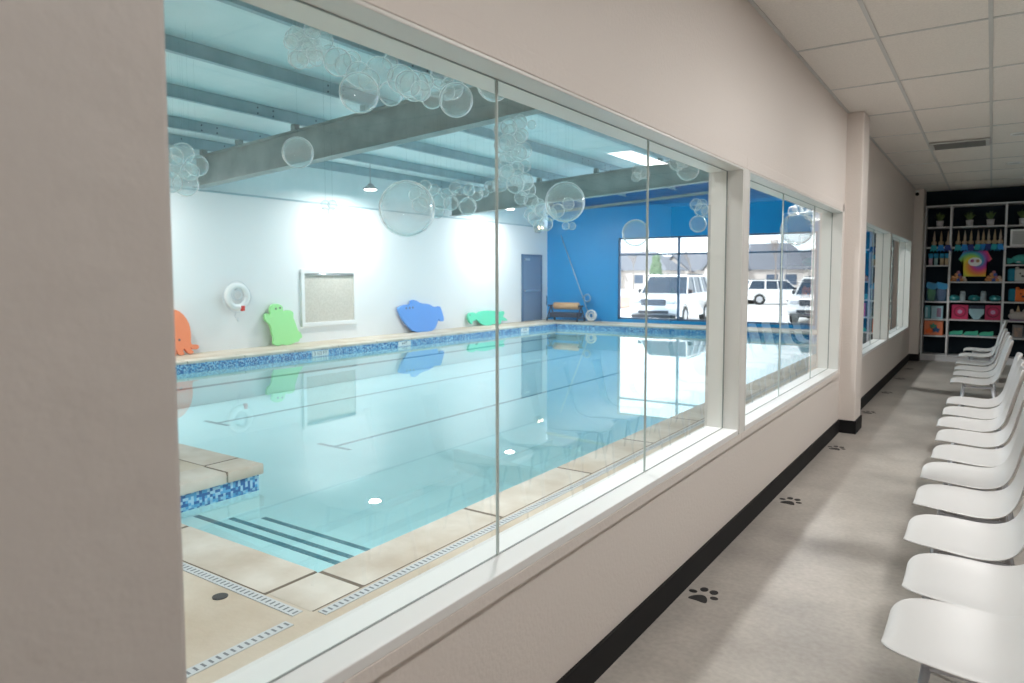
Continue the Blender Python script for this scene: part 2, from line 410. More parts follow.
# ---------------- pool deck, coping, basin
PX0, PX1, PY0, PY1 = -11.75, -2.78, 2.31, 19.75
SX, SY = -4.79, 3.45
bm = BM()
box(bm, PX1+.05, XP, YN, YB, -.2, -.001); box(bm, XB, PX1+.05, YN, PY0-.05, -.2, -.001); box(bm, XB, SX-.05, PY0-.05, SY-.05, -.2, -.001)
box(bm, XB, PX0-.05, SY-.05, YB, -.2, -.001); box(bm, PX0+.05, PX1-.05, PY1+.05, YB, -.2, -.001)
struct('floor_pool_deck', bm, M_DECK)
def stones(bm, a0, a1, step, mk, gap=.014):
    n = max(1, round((a1-a0)/step)); s = (a1-a0)/n
    for i in range(n): mk(a0+i*s+gap/2, a0+(i+1)*s-gap/2)
W = .32
T = (-.085, .004, .014)
TF = (-.045, .004, .012)
def cope(name, runs):
    bm = BM()
    for r in runs: r(bm)
    o = struct(name, bm, M_COPE); autosmooth(o, 40)
cope('trim_6', [lambda bm: stones(bm, PY0, PY1+.3, 1.16, lambda a, b: box(bm, PX1, PX1+W, a, b, *T)),
                lambda bm: box(bm, PX1, PX1+W, PY0-.31, PY0-.004, *T)])
cope('trim_7', [lambda bm: stones(bm, SX-.32, PX1-.004, 1.18, lambda a, b: box(bm, a, b, PY0-W, PY0, *T))])
cope('trim_8', [lambda bm: box(bm, SX-.32, SX, PY0+.004, 3.12, *T), lambda bm: box(bm, SX-.32, SX, 3.128, SY, *T),
                lambda bm: stones(bm, PX0-.2, SX-.324, 1.15, lambda a, b: box(bm, a, b, SY-W, SY, *T))])
cope('trim_9', [lambda bm: stones(bm, SY, PY1, 1.18, lambda a, b: box(bm, PX0-W, PX0, a, b, *TF))])
cope('trim_10', [lambda bm: stones(bm, PX0-W, PX1, 1.18, lambda a, b: box(bm, a, b, PY1, PY1+W, *TF))])
M_GROUT = pbr('brown coping grout', (.16, .13, .10), .9)
bm = BM()
for b in ((PX1+.01, PX1+W-.002, PY0-.30, PY1+.2), (SX-.30, PX1, PY0-W+.002, PY0-.01), (SX-.31, SX-.01, PY0, SY-.01), (PX0-.1, SX-.3, SY-W+.002, SY-.01), (PX0-W+.002, PX0-.01, SY, PY1), (PX0-.3, PX1, PY1+.01, PY1+W-.002)):
    box(bm, b[0], b[1], b[2], b[3], -.03, .0012)
struct('trim_12', bm, M_GROUT)
WL = -.172
OUT = [(PX1, PY0), (PX1, PY1), (PX0, PY1), (PX0, SY), (SX, SY), (SX, PY0)]
def inset(d): return [(PX1+d, PY0-d), (PX1+d, PY1+d), (PX0-d, PY1+d), (PX0-d, SY-d), (SX-d, SY-d), (SX-d, PY0-d)]
def ring_wall(name, z0, z1, mat, d=.03):
    bm = BM(); P = inset(d); n = len(P)
    for i in range(n):
        (ax, ay), (bx, by) = P[i], P[(i+1)%n]
        vs = [bm.verts.new(q) for q in ((ax, ay, z0), (bx, by, z0), (bx, by, z1), (ax, ay, z1))]; bm.faces.new(vs)
    return struct(name, bm, mat)
ring_wall('wall_waterline_tile', -.215, -.047, M_MOSAIC)
ring_wall('wall_pool_basin', -.85, -.215, M_PLASTER)
bm = BM(); P = inset(.05); vs = [bm.verts.new((a, b, -.82)) for a, b in P]; bm.faces.new(vs); struct('floor_pool_basin', bm, M_PLASTER)
bm = BM(); P = inset(.029); vs = [bm.verts.new((a, b, WL)) for a, b in P]; f = bm.faces.new(vs)
if f.normal.z < 0: bmesh.ops.reverse_faces(bm, faces=[f])
me = bpy.data.meshes.new('water')
bm.normal_update()
for f in bm.faces:
    if f.normal.z < 0: f.normal_flip()
bm.to_mesh(me); bm.free(); me.materials.append(M_WATER)
wo = bpy.data.objects.new('water', me); COL.objects.link(wo); wo['kind'] = 'structure'
# entry steps in the alcove
st = sempty('pool_steps', (-3.8, 2.9, -.3))
for k, (ya, yb, z) in enumerate(((PY0, 2.87, -.25), (2.87, 3.15, -.35), (3.15, 3.44, -.43), (3.44, 3.75, -.53))):
    bm = BM(); box(bm, SX-.02, PX1+.02, ya, yb, -.83, z, .012); struct('step', bm, M_PLASTER, st)
    if k < 3:
        bm = BM(); n = 40
        for i in range(n):
            a = SX+.03 + (PX1-SX-.02)*i/n; box(bm, a, a+(PX1-SX)/n-.005, yb-.052, yb-.008, z, z+.0025)
        struct('nosing_tiles', bm, M_STRIPE, st)
for i, (xl, y0) in enumerate(((-7.35, 6.45), (-10.1, 6.45))):
    bm = BM(); box(bm, xl-.035, xl+.035, y0, 18.6, -.8195, -.817); box(bm, xl-.32, xl+.32, y0-.07, y0, -.8195, -.817); struct('floor_lane_line', bm, M_STRIPE)
bm = BM(); box(bm, PX0-.028, PX0-.022, SY, PY1, -.50, -.47); struct('trim_11', bm, M_STRIPE)

# trench drains with slotted grates
def trench(a, b, w, axis, label):
    bm = BM(); L = b[0]-a[0] if axis == 'x' else b[1]-a[1]
    if axis == 'x': box(bm, a[0], b[0], a[1]-w/2, a[1]+w/2, -.002, .003)
    else: box(bm, a[0]-w/2, a[0]+w/2, a[1], b[1], -.002, .003)
    o = link('trench_drain', bm, M_DRAIN); tag(o, label, 'drain')
    bm = BM(); n = int(L/.032)
    for i in range(n):
        t = (i+.5)*L/n
        if axis == 'x': box(bm, a[0]+t-.005, a[0]+t+.005, a[1]-w*.28, a[1]+w*.28, .003, .0038)
        else: box(bm, a[0]-w*.28, a[0]+w*.28, a[1]+t-.005, a[1]+t+.005, .003, .0038)
    s = link('slot', bm, M_HOLE, o); s['kind'] = 'stuff'
trench((-6.2, 1.955), (-2.50, 1.955), .055, 'x', 'narrow slotted grey drain strip along the coping beside the pool steps')
trench((-2.415, 2.02), (-2.415, 19.6), .055, 'y', 'long slotted grey drain strip between the window wall and the pool coping')
trench((-2.46, -.6), (-2.46, 1.88), .055, 'y', 'short slotted grey drain strip ending near the corner of the pool deck')
bm = BM(); lathe(bm, [(.034, -.002), (.036, .003), (.03, .005)], -2.94, 1.86, 0, 20)
o = link('floor_drain', bm, M_VENTD); tag(o, 'small round dark drain set in the tan deck near the pool steps', 'drain')

# depth markers on the far waterline
FONT_OK = True
def text_mesh(name, body, size, mat, loc, rot, parent=None, ext=.001):
    cu = bpy.data.curves.new(name, 'FONT'); cu.body = body; cu.size = size; cu.extrude = ext; cu.align_x = 'CENTER'; cu.align_y = 'CENTER'
    tmp = bpy.data.objects.new(name, cu); COL.objects.link(tmp)
    me = bpy.data.meshes.new_from_object(tmp.evaluated_get(bpy.context.evaluated_depsgraph_get()))
    bpy.data.objects.remove(tmp); me.materials.clear(); me.materials.append(mat)
    o = bpy.data.objects.new(name, me); o.location = loc; o.rotation_euler = rot; COL.objects.link(o)
    if parent is not None:
        o.parent = parent
        if parent.type == 'EMPTY': o.matrix_parent_inverse = Matrix.Translation(parent.location).inverted()
    return o
for yy, body, lab in ((9.95, '3 1/2 FT', 'white depth marker tile under the wall grille on the far pool edge'),
                      (12.55, '4 FT', 'white depth marker tile just short of the blue foam fish on the far pool edge'),
                      (17.9, '5 FT', 'white depth marker tile near the far corner of the pool edge')):
    xm = PX0-.03
    t = thing('depth_marker', lab, 'pool depth marker', (xm, yy, -.14))
    bm = BM(); box(bm, xm, xm+.008, yy-.22, yy+.22, -.178, -.064, .003); link('tile', bm, M_WHITE, t)
    text_mesh('lettering', body, .105, M_NAVY, (xm+.0095, yy, -.12), (radians(90), 0, radians(90)), t)

# ---------------- foam animals leaning on the back wall
def foam(name, label, cat, pts, holes, mat, hole_r=.022, wx=-12.6, th=.07, lean=6):
    cy = sum(p[0] for p in pts)/len(pts); zb = min(p[1] for p in pts)
    wx = -12.79; k_ = 12.79/12.6; pts = [(u*k_, 1.5+(v-1.5)*k_) for u, v in pts]; holes = [(u*k_, 1.5+(v-1.5)*k_) for u, v in holes]
    pts = smooth_outline(pts, 1); cy = sum(p[0] for p in pts)/len(pts)
    zb = min(p[1] for p in pts)
    hgt = max(p[1] for p in pts)-zb; lean = math.atan2(wx-XB-th-.02, hgt)
    # the outline was measured on the plane x=wx; the board leans from there back to the wall
    t = thing(name, label, cat, (wx, cy, 0))
    def F(off):
        def f(u, v):
            h = v-zb; return (wx - h*sin(lean) - off, u, h*cos(lean) + .001 + .0*off)
        return f
    bm = BM(); prism(bm, pts, F(th), F(0)); o = link('foam_board', bm, mat, t)
    for (u, v) in holes:
        bm = BM(); h = v-zb; c = Vector(F(0)(u, v)); n = Vector((cos(lean), 0, sin(lean)))
        tube(bm, c-n*.01, c+n*.003, hole_r, n=16); link('eye', bm, M_EYE, t)
OCT = [(6.929, 0.551), (6.977, 0.727), (7.098, 0.851), (7.218, 0.887), (7.355, 0.857), (7.483, 0.735), (7.557, 0.562), (7.559, 0.36), (7.536, 0.209), (7.589, 0.179), (7.679, 0.18), (7.701, 0.127), (7.658, 0.083), (7.568, 0.096), (7.507, 0.152), (7.54, 0.082), (7.584, 0.052), (7.556, 0.007), (7.476, 0.015), (7.425, 0.084), (7.392, 0.145), (7.363, 0.072), (7.397, 0.027), (7.352, -0.002), (7.274, 0.014), (7.25, 0.083), (7.244, 0.133), (7.225, 0.085), (7.24, 0.034), (7.196, -0.004), (7.128, 0.003), (7.087, 0.064), (7.107, 0.145), (7.055, 0.1), (7.019, 0.038), (6.936, 0.046), (6.93, 0.112), (6.891, 0.18), (6.824, 0.137), (6.784, 0.173), (6.811, 0.235), (6.893, 0.229), (6.924, 0.405)]
TUR = [(9.391, 0.091), (9.43, 0.045), (9.532, 0.019), (9.596, 0.054), (9.72, 0.016), (9.869, 0.032), (9.956, 0.064), (10.065, 0.073), (10.089, 0.143), (10.167, 0.156), (10.136, 0.266), (10.072, 0.306), (10.031, 0.433), (10.002, 0.542), (9.971, 0.614), (9.996, 0.719), (9.933, 0.775), (9.826, 0.779), (9.772, 0.738), (9.72, 0.784), (9.733, 0.853), (9.661, 0.917), (9.538, 0.933), (9.444, 0.898), (9.401, 0.814), (9.419, 0.727), (9.367, 0.678), (9.329, 0.74), (9.258, 0.717), (9.255, 0.632), (9.283, 0.562), (9.362, 0.506), (9.389, 0.384), (9.397, 0.298), (9.435, 0.191)]
FISH = [(13.351, 0.737), (13.616, 0.794), (13.812, 0.795), (13.838, 0.905), (13.988, 0.911), (14.189, 0.81), (14.526, 0.782), (14.711, 0.689), (14.845, 0.691), (14.981, 0.707), (15.035, 0.571), (15.098, 0.318), (15.004, 0.27), (14.868, 0.312), (14.885, 0.4), (14.758, 0.195), (14.596, 0.047), (14.255, 0.034), (13.8, 0.053), (13.559, 0.263), (13.394, 0.471), (13.302, 0.673)]
PIG = [(16.248, 0.428), (16.402, 0.497), (16.588, 0.489), (16.65, 0.43), (16.904, 0.515), (17.295, 0.519), (17.629, 0.486), (17.765, 0.501), (17.868, 0.437), (18.112, 0.487), (18.097, 0.368), (17.971, 0.313), (18.216, 0.169), (18.075, 0.148), (17.867, 0.198), (17.763, 0.045), (17.425, 0.103), (17.292, 0.059), (16.901, 0.066), (16.711, 0.199), (16.586, 0.3), (16.524, 0.227), (16.4, 0.253), (16.368, 0.134), (16.277, 0.184), (16.229, 0.317)]
foam('foam_octopus', 'orange foam octopus board leaning against the white back wall', 'foam pool toy', OCT, [(7.206, .294), (7.315, .294)], M_ORANGE)
foam('foam_turtle', 'light green foam turtle board on the far deck between life ring and grille', 'foam pool toy', TUR, [(9.545, .825), (9.653, .839)], M_GREEN)
foam('foam_fish', 'large blue foam fish board leaning on the back wall beyond the grille', 'foam pool toy', FISH, [(13.604, .70), (13.736, .703), (13.86, .709)], M_BLUEF, .025)
foam('foam_lizard', 'mint green low foam animal board on the far pool deck', 'foam pool toy', PIG, [(16.34, .42)], M_MINT, .02)

# life ring
t = thing('life_ring', 'white life ring with grab rope hanging on the back wall above the deck', 'life ring', (XB, 8.72, 1.10))
c = (XB+.14, 8.72, 1.10)
bm = BM(); torus(bm, c, .225, .065, 'x', 40, 14); link('ring', bm, M_WHITE, t, True)
bm = BM()
for k in range(4):
    a = k*pi/2+pi/4; pts = []
    for i in range(9):
        b = a + (i/8)*pi/2; rr = .30+.03*sin(pi*i/8); pts.append((c[0]+.0, c[1]+rr*cos(b), c[2]+rr*sin(b)))
    path_tube(bm, pts, .008, 6)
link('grab_rope', bm, M_ROPE, t, True)
bm = BM(); torus(bm, (c[0]+.02, c[1]-.02, c[2]+.05), .12, .012, 'x', 24, 6); torus(bm, (c[0]+.02, c[1]+.01, c[2]+.03), .10, .012, 'x', 24, 6)
link('coiled_rope', bm, M_ROPE, t, True)
bm = BM(); box(bm, c[0]+.02, c[0]+.09, c[1]+.05, c[1]+.12, c[2]-.30, c[2]-.19, .01); link('whistle_tag', bm, M_RED, t)
bm = BM(); path_tube(bm, [(c[0], c[1]-.02, c[2]-.28), (c[0]-.02, c[1]-.05, c[2]-.4), (c[0]-.03, c[1]+.03, c[2]-.52), (c[0]-.03, c[1]+.02, c[2]-.42)], .008, 6); link('loose_rope', bm, M_ROPE, t, True)
bm = BM(); box(bm, XB+.001, XB+.16, c[1]-.02, c[1]+.02, c[2]+.13, c[2]+.16, .004); link('bracket', bm, M_METAL, t)

# recessed grille in the back wall
t = thing('wall_grille', 'square white framed wall opening covered with beige woven mesh', 'wall grille', (XB, 11.28, 1.0))
bm = BM(); y0, y1, z0, z1, f = 10.44, 12.12, .36, 1.68, .09
for b in ((y0, y1, z0, z0+f), (y0, y1, z1-f, z1), (y0, y0+f, z0+f, z1-f), (y1-f, y1, z0+f, z1-f)): box(bm, XB, XB+.05, *b, .006)
link('frame', bm, M_WHITE, t)
bm = BM(); box(bm, XB+.002, XB+.012, y0+f, y1-f, z0+f, z1-f); link('mesh_screen', bm, M_BURLAP, t)
bm = BM(); tube(bm, (XB+.03, y0+f, z1-f-.03), (XB+.03, y1-f, z1-f-.03), .022, n=12); link('roller', bm, M_METAL, t, True)

# door
d = sempty('door_1', (XB, 20.15, 0))
bm = BM(); box(bm, XB+.002, XB+.035, 19.60, 20.72, .01, 2.2, .004); link('leaf', bm, M_DOOR, d)
bm = BM(); box(bm, XB, XB+.05, 19.54, 19.60, 0, 2.26); box(bm, XB, XB+.05, 20.72, 20.78, 0, 2.26); box(bm, XB, XB+.05, 19.60, 20.72, 2.2, 2.26); link('frame', bm, M_MULL, d)
bm = BM(); box(bm, XB+.035, XB+.09, 19.68, 20.6, 1.0, 1.06, .01); link('push_bar', bm, M_METAL, d)
bm = BM(); box(bm, XB+.035, XB+.09, 19.66, 19.95, 2.05, 2.12, .01); link('door_closer', bm, M_METAL, d)

# cover reel in the corner
t = thing('cover_reel', 'tan rolled pool cover on a dark reel stand in the far corner', 'pool cover reel', (-11.85, 20.55, 0))
bm = BM(); tube(bm, (-12.30, 20.55, .52), (-11.38, 20.55, .52), .12, n=24); link('cover_roll', bm, M_TAN, t, True)
bm = BM(); tube(bm, (-12.55, 20.55, .52), (-11.2, 20.55, .52), .03, n=12)
tube(bm, (-12.62, 20.55, .52), (-12.62, 20.55, .85), .015); link('axle', bm, M_NAVY, t)
for xx in (-12.45, -11.28):
    bm = BM()
    for q in (-.25, .25): tube(bm, (xx, 20.55, .52), (xx, 20.55+q, .07), .022); sphere(bm, (xx, 20.55+q, .06), .06, 12, 8, (.5, 1, 1))
    tube(bm, (xx, 20.3, .12), (xx, 20.8, .12), .018); link('side_frame', bm, M_NAVY, t)
bm = BM(); box(bm, -12.4, -11.33, 20.35, 20.75, .14, .30, .03); link('tray', bm, M_NAVY, t)
# coiled hose and pole
bm = BM()
for k in range(5): torus(bm, (-11.05, 20.80+k*.02, .21), .17-.012*(k%2), .022, 'y', 28, 8)
for k in range(3): torus(bm, (-11.05, 20.83+k*.02, .20), .09, .02, 'y', 20, 8)
o = link('coiled_hose', bm, M_WHITE, None, True); tag(o, 'white coiled hose standing against the blue wall beside the cover reel', 'hose')
t = thing('cleaning_pole', 'slim pole with a round brush head leaning on the blue wall', 'pool pole', (-11.2, 20.95, 0))
bm = BM(); tube(bm, (-12.42, 21.16, 2.95), (-11.25, 20.98, .32), .014, n=8); link('pole', bm, M_METAL, t, True)
bm = BM(); torus(bm, (-11.30, 21.02, .78), .12, .03, 'y', 24, 8); link('net_ring', bm, M_BACKCURT, t, True)

# twin head emergency lamp on the wall corner
t = thing('emergency_lamp', 'small twin head lamp glowing warm high on the far wall corner', 'lamp', (XB, 20.5, 3.1))
bm = BM(); box(bm, XB, XB+.08, 20.35, 20.65, 3.02, 3.14, .01); link('housing', bm, M_HOUS, t)
for q in (-.1, .1):
    bm = BM(); lathe(bm, [(.03, 0), (.06, .05), (.06, .07)], 0, 0, 0, 14)
    bmesh.ops.transform(bm, matrix=Matrix.Translation((XB+.09, 20.5+q, 3.17)) @ Matrix.Rotation(radians(80), 4, 'Y'), verts=bm.verts); link('lamp_head', bm, M_HOUS, t)
    bm = BM(); tube(bm, (XB+.16, 20.5+q, 3.182), (XB+.166, 20.5+q, 3.183), .05, n=16); link('lens', bm, M_LAMPW, t)

# ---------------- high bay lamps
def area(name, loc, rot, sx, sy, power, col=(1, 1, 1), shape='RECTANGLE', spread=180, parent=None):
    l = bpy.data.lights.new(name, 'AREA'); l.shape = shape; l.size = sx; l.size_y = sy; l.energy = power; l.color = col; l.spread = radians(spread)
    o = bpy.data.objects.new(name, l); COL.objects.link(o); o.location = loc; o.rotation_euler = rot
    if parent is not None:
        o.parent = parent; o.matrix_parent_inverse = Matrix.Translation(parent.location).inverted()
    return o
PB, PN = 100, 88
lampn = 0
for (lx, row, power, where) in ((-12.0, (.3, 6.0, 11.7, 17.4), PB, 'back wall'), (-2.42, (-3.0, 3.8, 11.3, 18.8), PN, 'window wall')):
    for k, ly in enumerate(row):
        zl = 3.52 if lx < -5 else 3.3
        power *= .35 if ly == 18.8 else 1
        lab = 'round ceiling lamp %s in the row along the %s' % (('nearest the corridor end', 'second from the near end', 'third from the near end', 'closest to the blue wall')[k], where)
        t = thing('high_bay_lamp', lab, 'ceiling lamp', (lx, ly, zl), group='pool ceiling lamps')
        bm = BM(); lathe(bm, [(.17, .012), (.17, .035), (.11, .07), (.05, .14), (.03, .15)], lx, ly, zl, 28); link('lamp_housing', bm, M_HOUS, t, True)
        bm = BM(); tube(bm, (lx, ly, zl+.14), (lx, ly, zroof(lx)), .008, n=6); link('hanging_rod', bm, M_HOUS, t)
        bm = BM(); lathe(bm, [(.14, .004), (.14, .011)], lx, ly, zl, 28); link('diffuser', bm, M_LAMP, t)
        area('lamp_light', (lx, ly, zl-.01), (0, 0, 0), .26, .26, power, (1, 1, .99), 'DISK', parent=t)

# ---------------- clear plastic balls hung from the roof
F_, YAW, PIT, ROL, PYS = 698.9, -.6004, -.0675, -.0012, -17.34
def basis():
    cy, sy = cos(YAW), sin(YAW)
    f = Vector((sy*cos(PIT), cy*cos(PIT), sin(PIT))); r = Vector((cy, -sy, 0)); u = r.cross(f)
    c, s = cos(ROL), sin(ROL); return c*r+s*u, -s*r+c*u, f
RV, UV_, FV = basis()
CAMP = Vector((0, 0, 1.5))
ball_me = None
def ball_mesh():
    bm = BM(); bmesh.ops.create_icosphere(bm, subdivisions=4, radius=1)
    me = bpy.data.meshes.new('ball_shell'); bm.to_mesh(me); bm.free(); me.materials.append(M_BALL)
    for p in me.polygons: p.use_smooth = True
    return me
ball_me = ball_mesh()
bm = BM(); tube(bm, (0, 0, 0), (0, 0, 1), .0012, n=4); line_me = bpy.data.meshes.new('hanging_line'); bm.to_mesh(line_me); bm.free(); line_me.materials.append(M_LINE)
def ball(c, r, label, group):
    o = bpy.data.objects.new('clear_ball', ball_me); COL.objects.link(o); o.location = c; o.scale = (r, r, r)
    tag(o, label, 'plastic ball', group)
    l = bpy.data.objects.new('hanging_line', line_me); COL.objects.link(l); l.parent = o
    h = (zroof(c[0]) - c[2] - r)/r
    l.location = (0, 0, 1); l.scale = (1/r*.8, 1/r*.8, max(h, .01))
    return o
def along(px, py, dist):
    v = FV + RV*((px-512)/F_) + UV_*(-(py-(341.5+PYS))/F_)
    return CAMP + v*dist
# measured ball positions: (pixel x, pixel y, pixel radius) at the depth of each garland, converted to metres
def cluster(balls, dist, label, group, jit=.12):
    for i, (px, py, pr) in enumerate(balls):
        d0 = dist + random.uniform(-jit, jit); best = None
        for k in range(90):
            dd = d0 + (k//2)*.05*(1 if k % 2 else -1)
            if abs(dd-dist) > 2.0: continue
            c = along(px, py, dd); r = pr*dd/F_
            if c[2] + r + .02 > zroof(c[0]): continue
            if any(abs(c[1]-yb) < r+.13 and c[2]+r > zbeam(c[0]) for yb in (8.0, 15.9)): continue
            if all((c-q).length >= (r+rq)*1.005 for q, rq in PLACED): best = (c, r); break
        if best is None: continue
        PLACED.append(best); ball(best[0], best[1], label, group)
PLACED = []
def packed(cx, cy, R, n, r0, r1):
    out = []
    for i in range(n):
        a = random.uniform(0, 2*pi); q = R*math.sqrt(random.random()); out.append((cx+q*cos(a), cy+q*sin(a), random.uniform(r0, r1)))
    return out
A = packed(306, 47, 17, 34, 4, 8) + [(323.8, 40.6, 9.6), (299, 60, 9), (312, 30, 8), (294, 38, 9), (316, 58, 8)]
cluster(A, 6.6, 'small clear ball in the dense round cluster hanging above the near end of the pool', 'dense cluster of clear balls', .18)
B = [(337.8, 62, 14), (347, 66, 12), (330, 55, 10), (359, 75, 13), (379.7, 71, 14), (369, 80, 11), (359.3, 92.7, 20), (391, 93.5, 12.3), (401, 79, 14), (414, 86, 15),
     (408, 84, 13), (420.6, 91, 10), (432, 98, 10.7), (425, 82, 9), (442, 76, 12), (436, 88, 9), (456, 100, 17), (452, 88, 11.5), (447, 92, 8), (470, 79, 8), (352, 60, 9), (390, 62, 8)]
cluster(B, 6.9, 'clear plastic ball in the long garland slanting under the roof beside the dense cluster', 'long garland of clear balls', .15)
ball(along(494, 84, 6.2), 17*6.2/F_, 'clear ball partly hidden by the window header beyond the long garland', 'single clear balls')
Cc = [(513+12*cos(i*1.1)*(1 if i % 2 else .6), 122+i*2.6, random.uniform(6, 9)) for i in range(25)] + [(531.6, 124.6, 4.5), (500, 184, 8), (490, 187, 6)]
cluster(Cc, 9.2, 'clear ball in the tall hanging column of balls behind the glass joint', 'column of clear balls', .1)
Dd = [(182.6, 153.7, 11), (196.6, 165.5, 11), (185.8, 183.8, 12.5), (172, 166.6, 12), (171, 182, 11), (181, 169, 10), (174, 156, 9), (190, 172, 9)]
cluster(Dd, 8.6, 'clear ball in the small bunch beside the near pilaster above the back wall', 'bunch of clear balls', .1)
ball(along(297.8, 152.6, 7.0), 15.5*7/F_, 'single clear ball hanging alone in front of the first steel beam', 'single clear balls')
cluster([(325.5, 205, 5), (332.5, 205, 5), (325.5, 212, 5), (332.5, 212, 5)], 9.5, 'tiny clear ball in the four ball flower before the back wall', 'flower of four clear balls', .02)
ball(along(407, 208.6, 7.2), 28*7.2/F_, 'largest clear ball hanging in front of the bright back wall', 'single clear balls')
G = [(425, 187, 7), (415.5, 194.6, 7), (420, 205, 8), (426, 199, 7.5), (441, 201, 8.6), (438, 212, 6.5), (447, 194, 6), (460.7, 194.6, 8), (451, 203, 7.5), (467.8, 206.4, 9), (475.8, 193.5, 7.5), (484, 192.4, 5), (434, 190, 6), (455, 188, 6), (469, 190, 6)]
cluster(G, 9.8, 'clear ball in the string running from the largest ball toward the glass joint', 'string of clear balls', .1)
Hh = [(528.5, 190, 7.5), (521, 198, 7), (531, 201, 7.5), (524, 190, 6), (535, 218, 7.5), (542.5, 209.6, 8), (550, 214, 7), (557.6, 210.7, 7), (568, 204, 6.5), (539, 226, 6), (546, 224, 7), (566, 226, 4), (572, 226, 4), (538, 205, 7), (530, 214, 6)]
cluster(Hh, 9.4, 'clear ball in the bunch around the big ball below the second steel beam', 'bunch of clear balls by the second beam', .1)
ball(along(565, 202, 8.6), 20*8.6/F_, 'big clear ball hanging below the second steel beam', 'single clear balls')
ball(along(635.5, 233, 8.6), 13.5*8.6/F_, 'clear ball hanging in front of the top of the big end window', 'single clear balls')
cluster([(641, 172.7, 6.5), (637, 170, 5), (645, 174, 5), (636, 177, 5)], 8.0, 'clear ball in the tiny bunch in front of the second steel beam', 'tiny bunch of clear balls', .03)
cluster([(677, 162.5, 8), (688, 169.7, 11), (683, 161, 7)], 7.6, 'clear ball in the trio under the header beside the window post', 'trio of clear balls', .04)
cluster([(696, 204.5, 6), (701.4, 209.6, 7), (707.5, 211.7, 6), (698, 224, 8.5), (702, 204, 5)], 8.6, 'clear ball in the bunch before the blue wall beside the post', 'bunch of clear balls on the blue wall side', .04)
cluster([(798, 209, 5), (805, 208, 5), (815, 213, 8), (793, 211, 5), (809, 215, 5)], 10.6, 'clear ball in the small group seen through the second window', 'clear balls behind the second window', .04)
ball(along(797, 229, 9.6), 16*9.6/F_, 'large clear ball seen through the second window near its far jamb', 'single clear balls')

# ---------------- paw print stickers along the wall
PAD = [(-.046, -.023), (-.035, .004), (-.008, .027), (.015, .028), (.035, .002), (.042, -.027), (.028, -.032), (.003, -.026), (-.024, -.025)]
TOES = [(-.046, .042, .020, .017), (-.010, .077, .019, .024), (.035, .072, .020, .024), (.054, .025, .019, .017)]
pn = ['just past the camera-side pilaster, largest to see', 'below the post between the first two windows', 'beside the pilaster foot on its camera side', 'first one past the pilaster', 'second one past the pilaster', 'third one past the pilaster', 'closest to the dark shelf wall']
for i, (px, py) in enumerate([(-1.072, 3.115), (-1.06, 4.80), (-1.07, 6.55), (-1.07, 8.5), (-1.07, 10.1), (-1.06, 11.6), (-1.06, 12.94)]):
    t = thing('paw_print_sticker', 'black paw print floor sticker, ' + pn[i], 'floor sticker', (px, py, 0), group='paw print stickers along the window wall')
    bm = BM(); prism(bm, smooth_outline([(px+a*1.08, py+b*1.28) for a, b in PAD], 2), lambda u, v: (u, v, .0004), lambda u, v: (u, v, .0016)); link('pad', bm, M_BLACK, t)
    for (a, b, ra, rb) in TOES:
        bm = BM(); prism(bm, [(px+a*1.08+ra*cos(q*pi/10), py+b*1.28+rb*1.0*sin(q*pi/10)) for q in range(20)], lambda u, v: (u, v, .0004), lambda u, v: (u, v, .0016)); link('toe', bm, M_BLACK, t)

# ---------------- moulded shell chairs facing the windows
def chair_proto():
    t = thing('shell_chair', 'x', 'chair', (0, 0, 0))
    WK = 1.12
    prof = [(-.238, .410, .095), (-.235, .422, .128), (-.214, .433, .168), (-.16, .438, .200), (-.07, .434, .212), (.00, .428, .214), (.06, .430, .212), (.11, .446, .208), (.15, .480, .203),
            (.178, .53, .199), (.200, .60, .196), (.226, .69, .193), (.252, .79, .186), (.264, .84, .172), (.270, .872, .135)]
    bm = BM(); rows = []
    nn = 10
    for k, (px, pz, hw) in enumerate(prof):
        row = []
        for j in range(nn+1):
            s = -1 + 2*j/nn; e = abs(s)**3
            back = max(0, min(1, (k-7)/4)); seat = 1-back
            dx = -.030*e*back; dz = .012*e*seat
            if k <= 1: dz -= .0
            row.append(bm.verts.new((px+dx, hw*WK*s, pz+dz)))
        rows.append(row)
    for A, B in zip(rows, rows[1:]):
        for j in range(nn): bm.faces.new((A[j], A[j+1], B[j+1], B[j]))
    o = link('shell', bm, M_CHAIR, t, True)
    so = o.modifiers.new('thick', 'SOLIDIFY'); so.thickness = .010; so.offset = 0
    ss = o.modifiers.new('sub', 'SUBSURF'); ss.levels = 1; ss.render_levels = 2
    bm = BM()
    box(bm, -.13, -.11, -.15, .15, .395, .417, .003); box(bm, .10, .12, -.15, .15, .390, .412, .003)
    box(bm, -.12, .11, -.15, -.13, .393, .413, .003); box(bm, -.12, .11, .13, .15, .393, .413, .003); link('seat_frame', bm, M_LEG, t)
    for sx, sy in ((-1, -1), (-1, 1), (1, -1), (1, 1)):
        x0 = -.12 if sx < 0 else .11
        bm = BM(); tube(bm, (x0, .14*sy, .402), (x0 + (.075 if sx > 0 else -.055), .19*sy, .0), .013, .009, 12); l = link('leg', bm, M_LEG, t, True)
    return t
chairs_y = [2.14, 2.60, 3.10, 3.64, 4.15, 4.66, 5.19, 5.70, 6.22, 6.78, 8.19, 8.80, 9.35, 9.98, 11.0, 11.9]
chair_x = [.01, .02, -.02, -.03, -.04, -.02, -.03, -.05, -.04, -.04, -.07, -.07, -.08, -.09, -.09, -.06]
names = ['first', 'second', 'third', 'fourth', 'fifth', 'sixth', 'seventh', 'eighth', 'ninth', 'tenth']
proto = chair_proto()
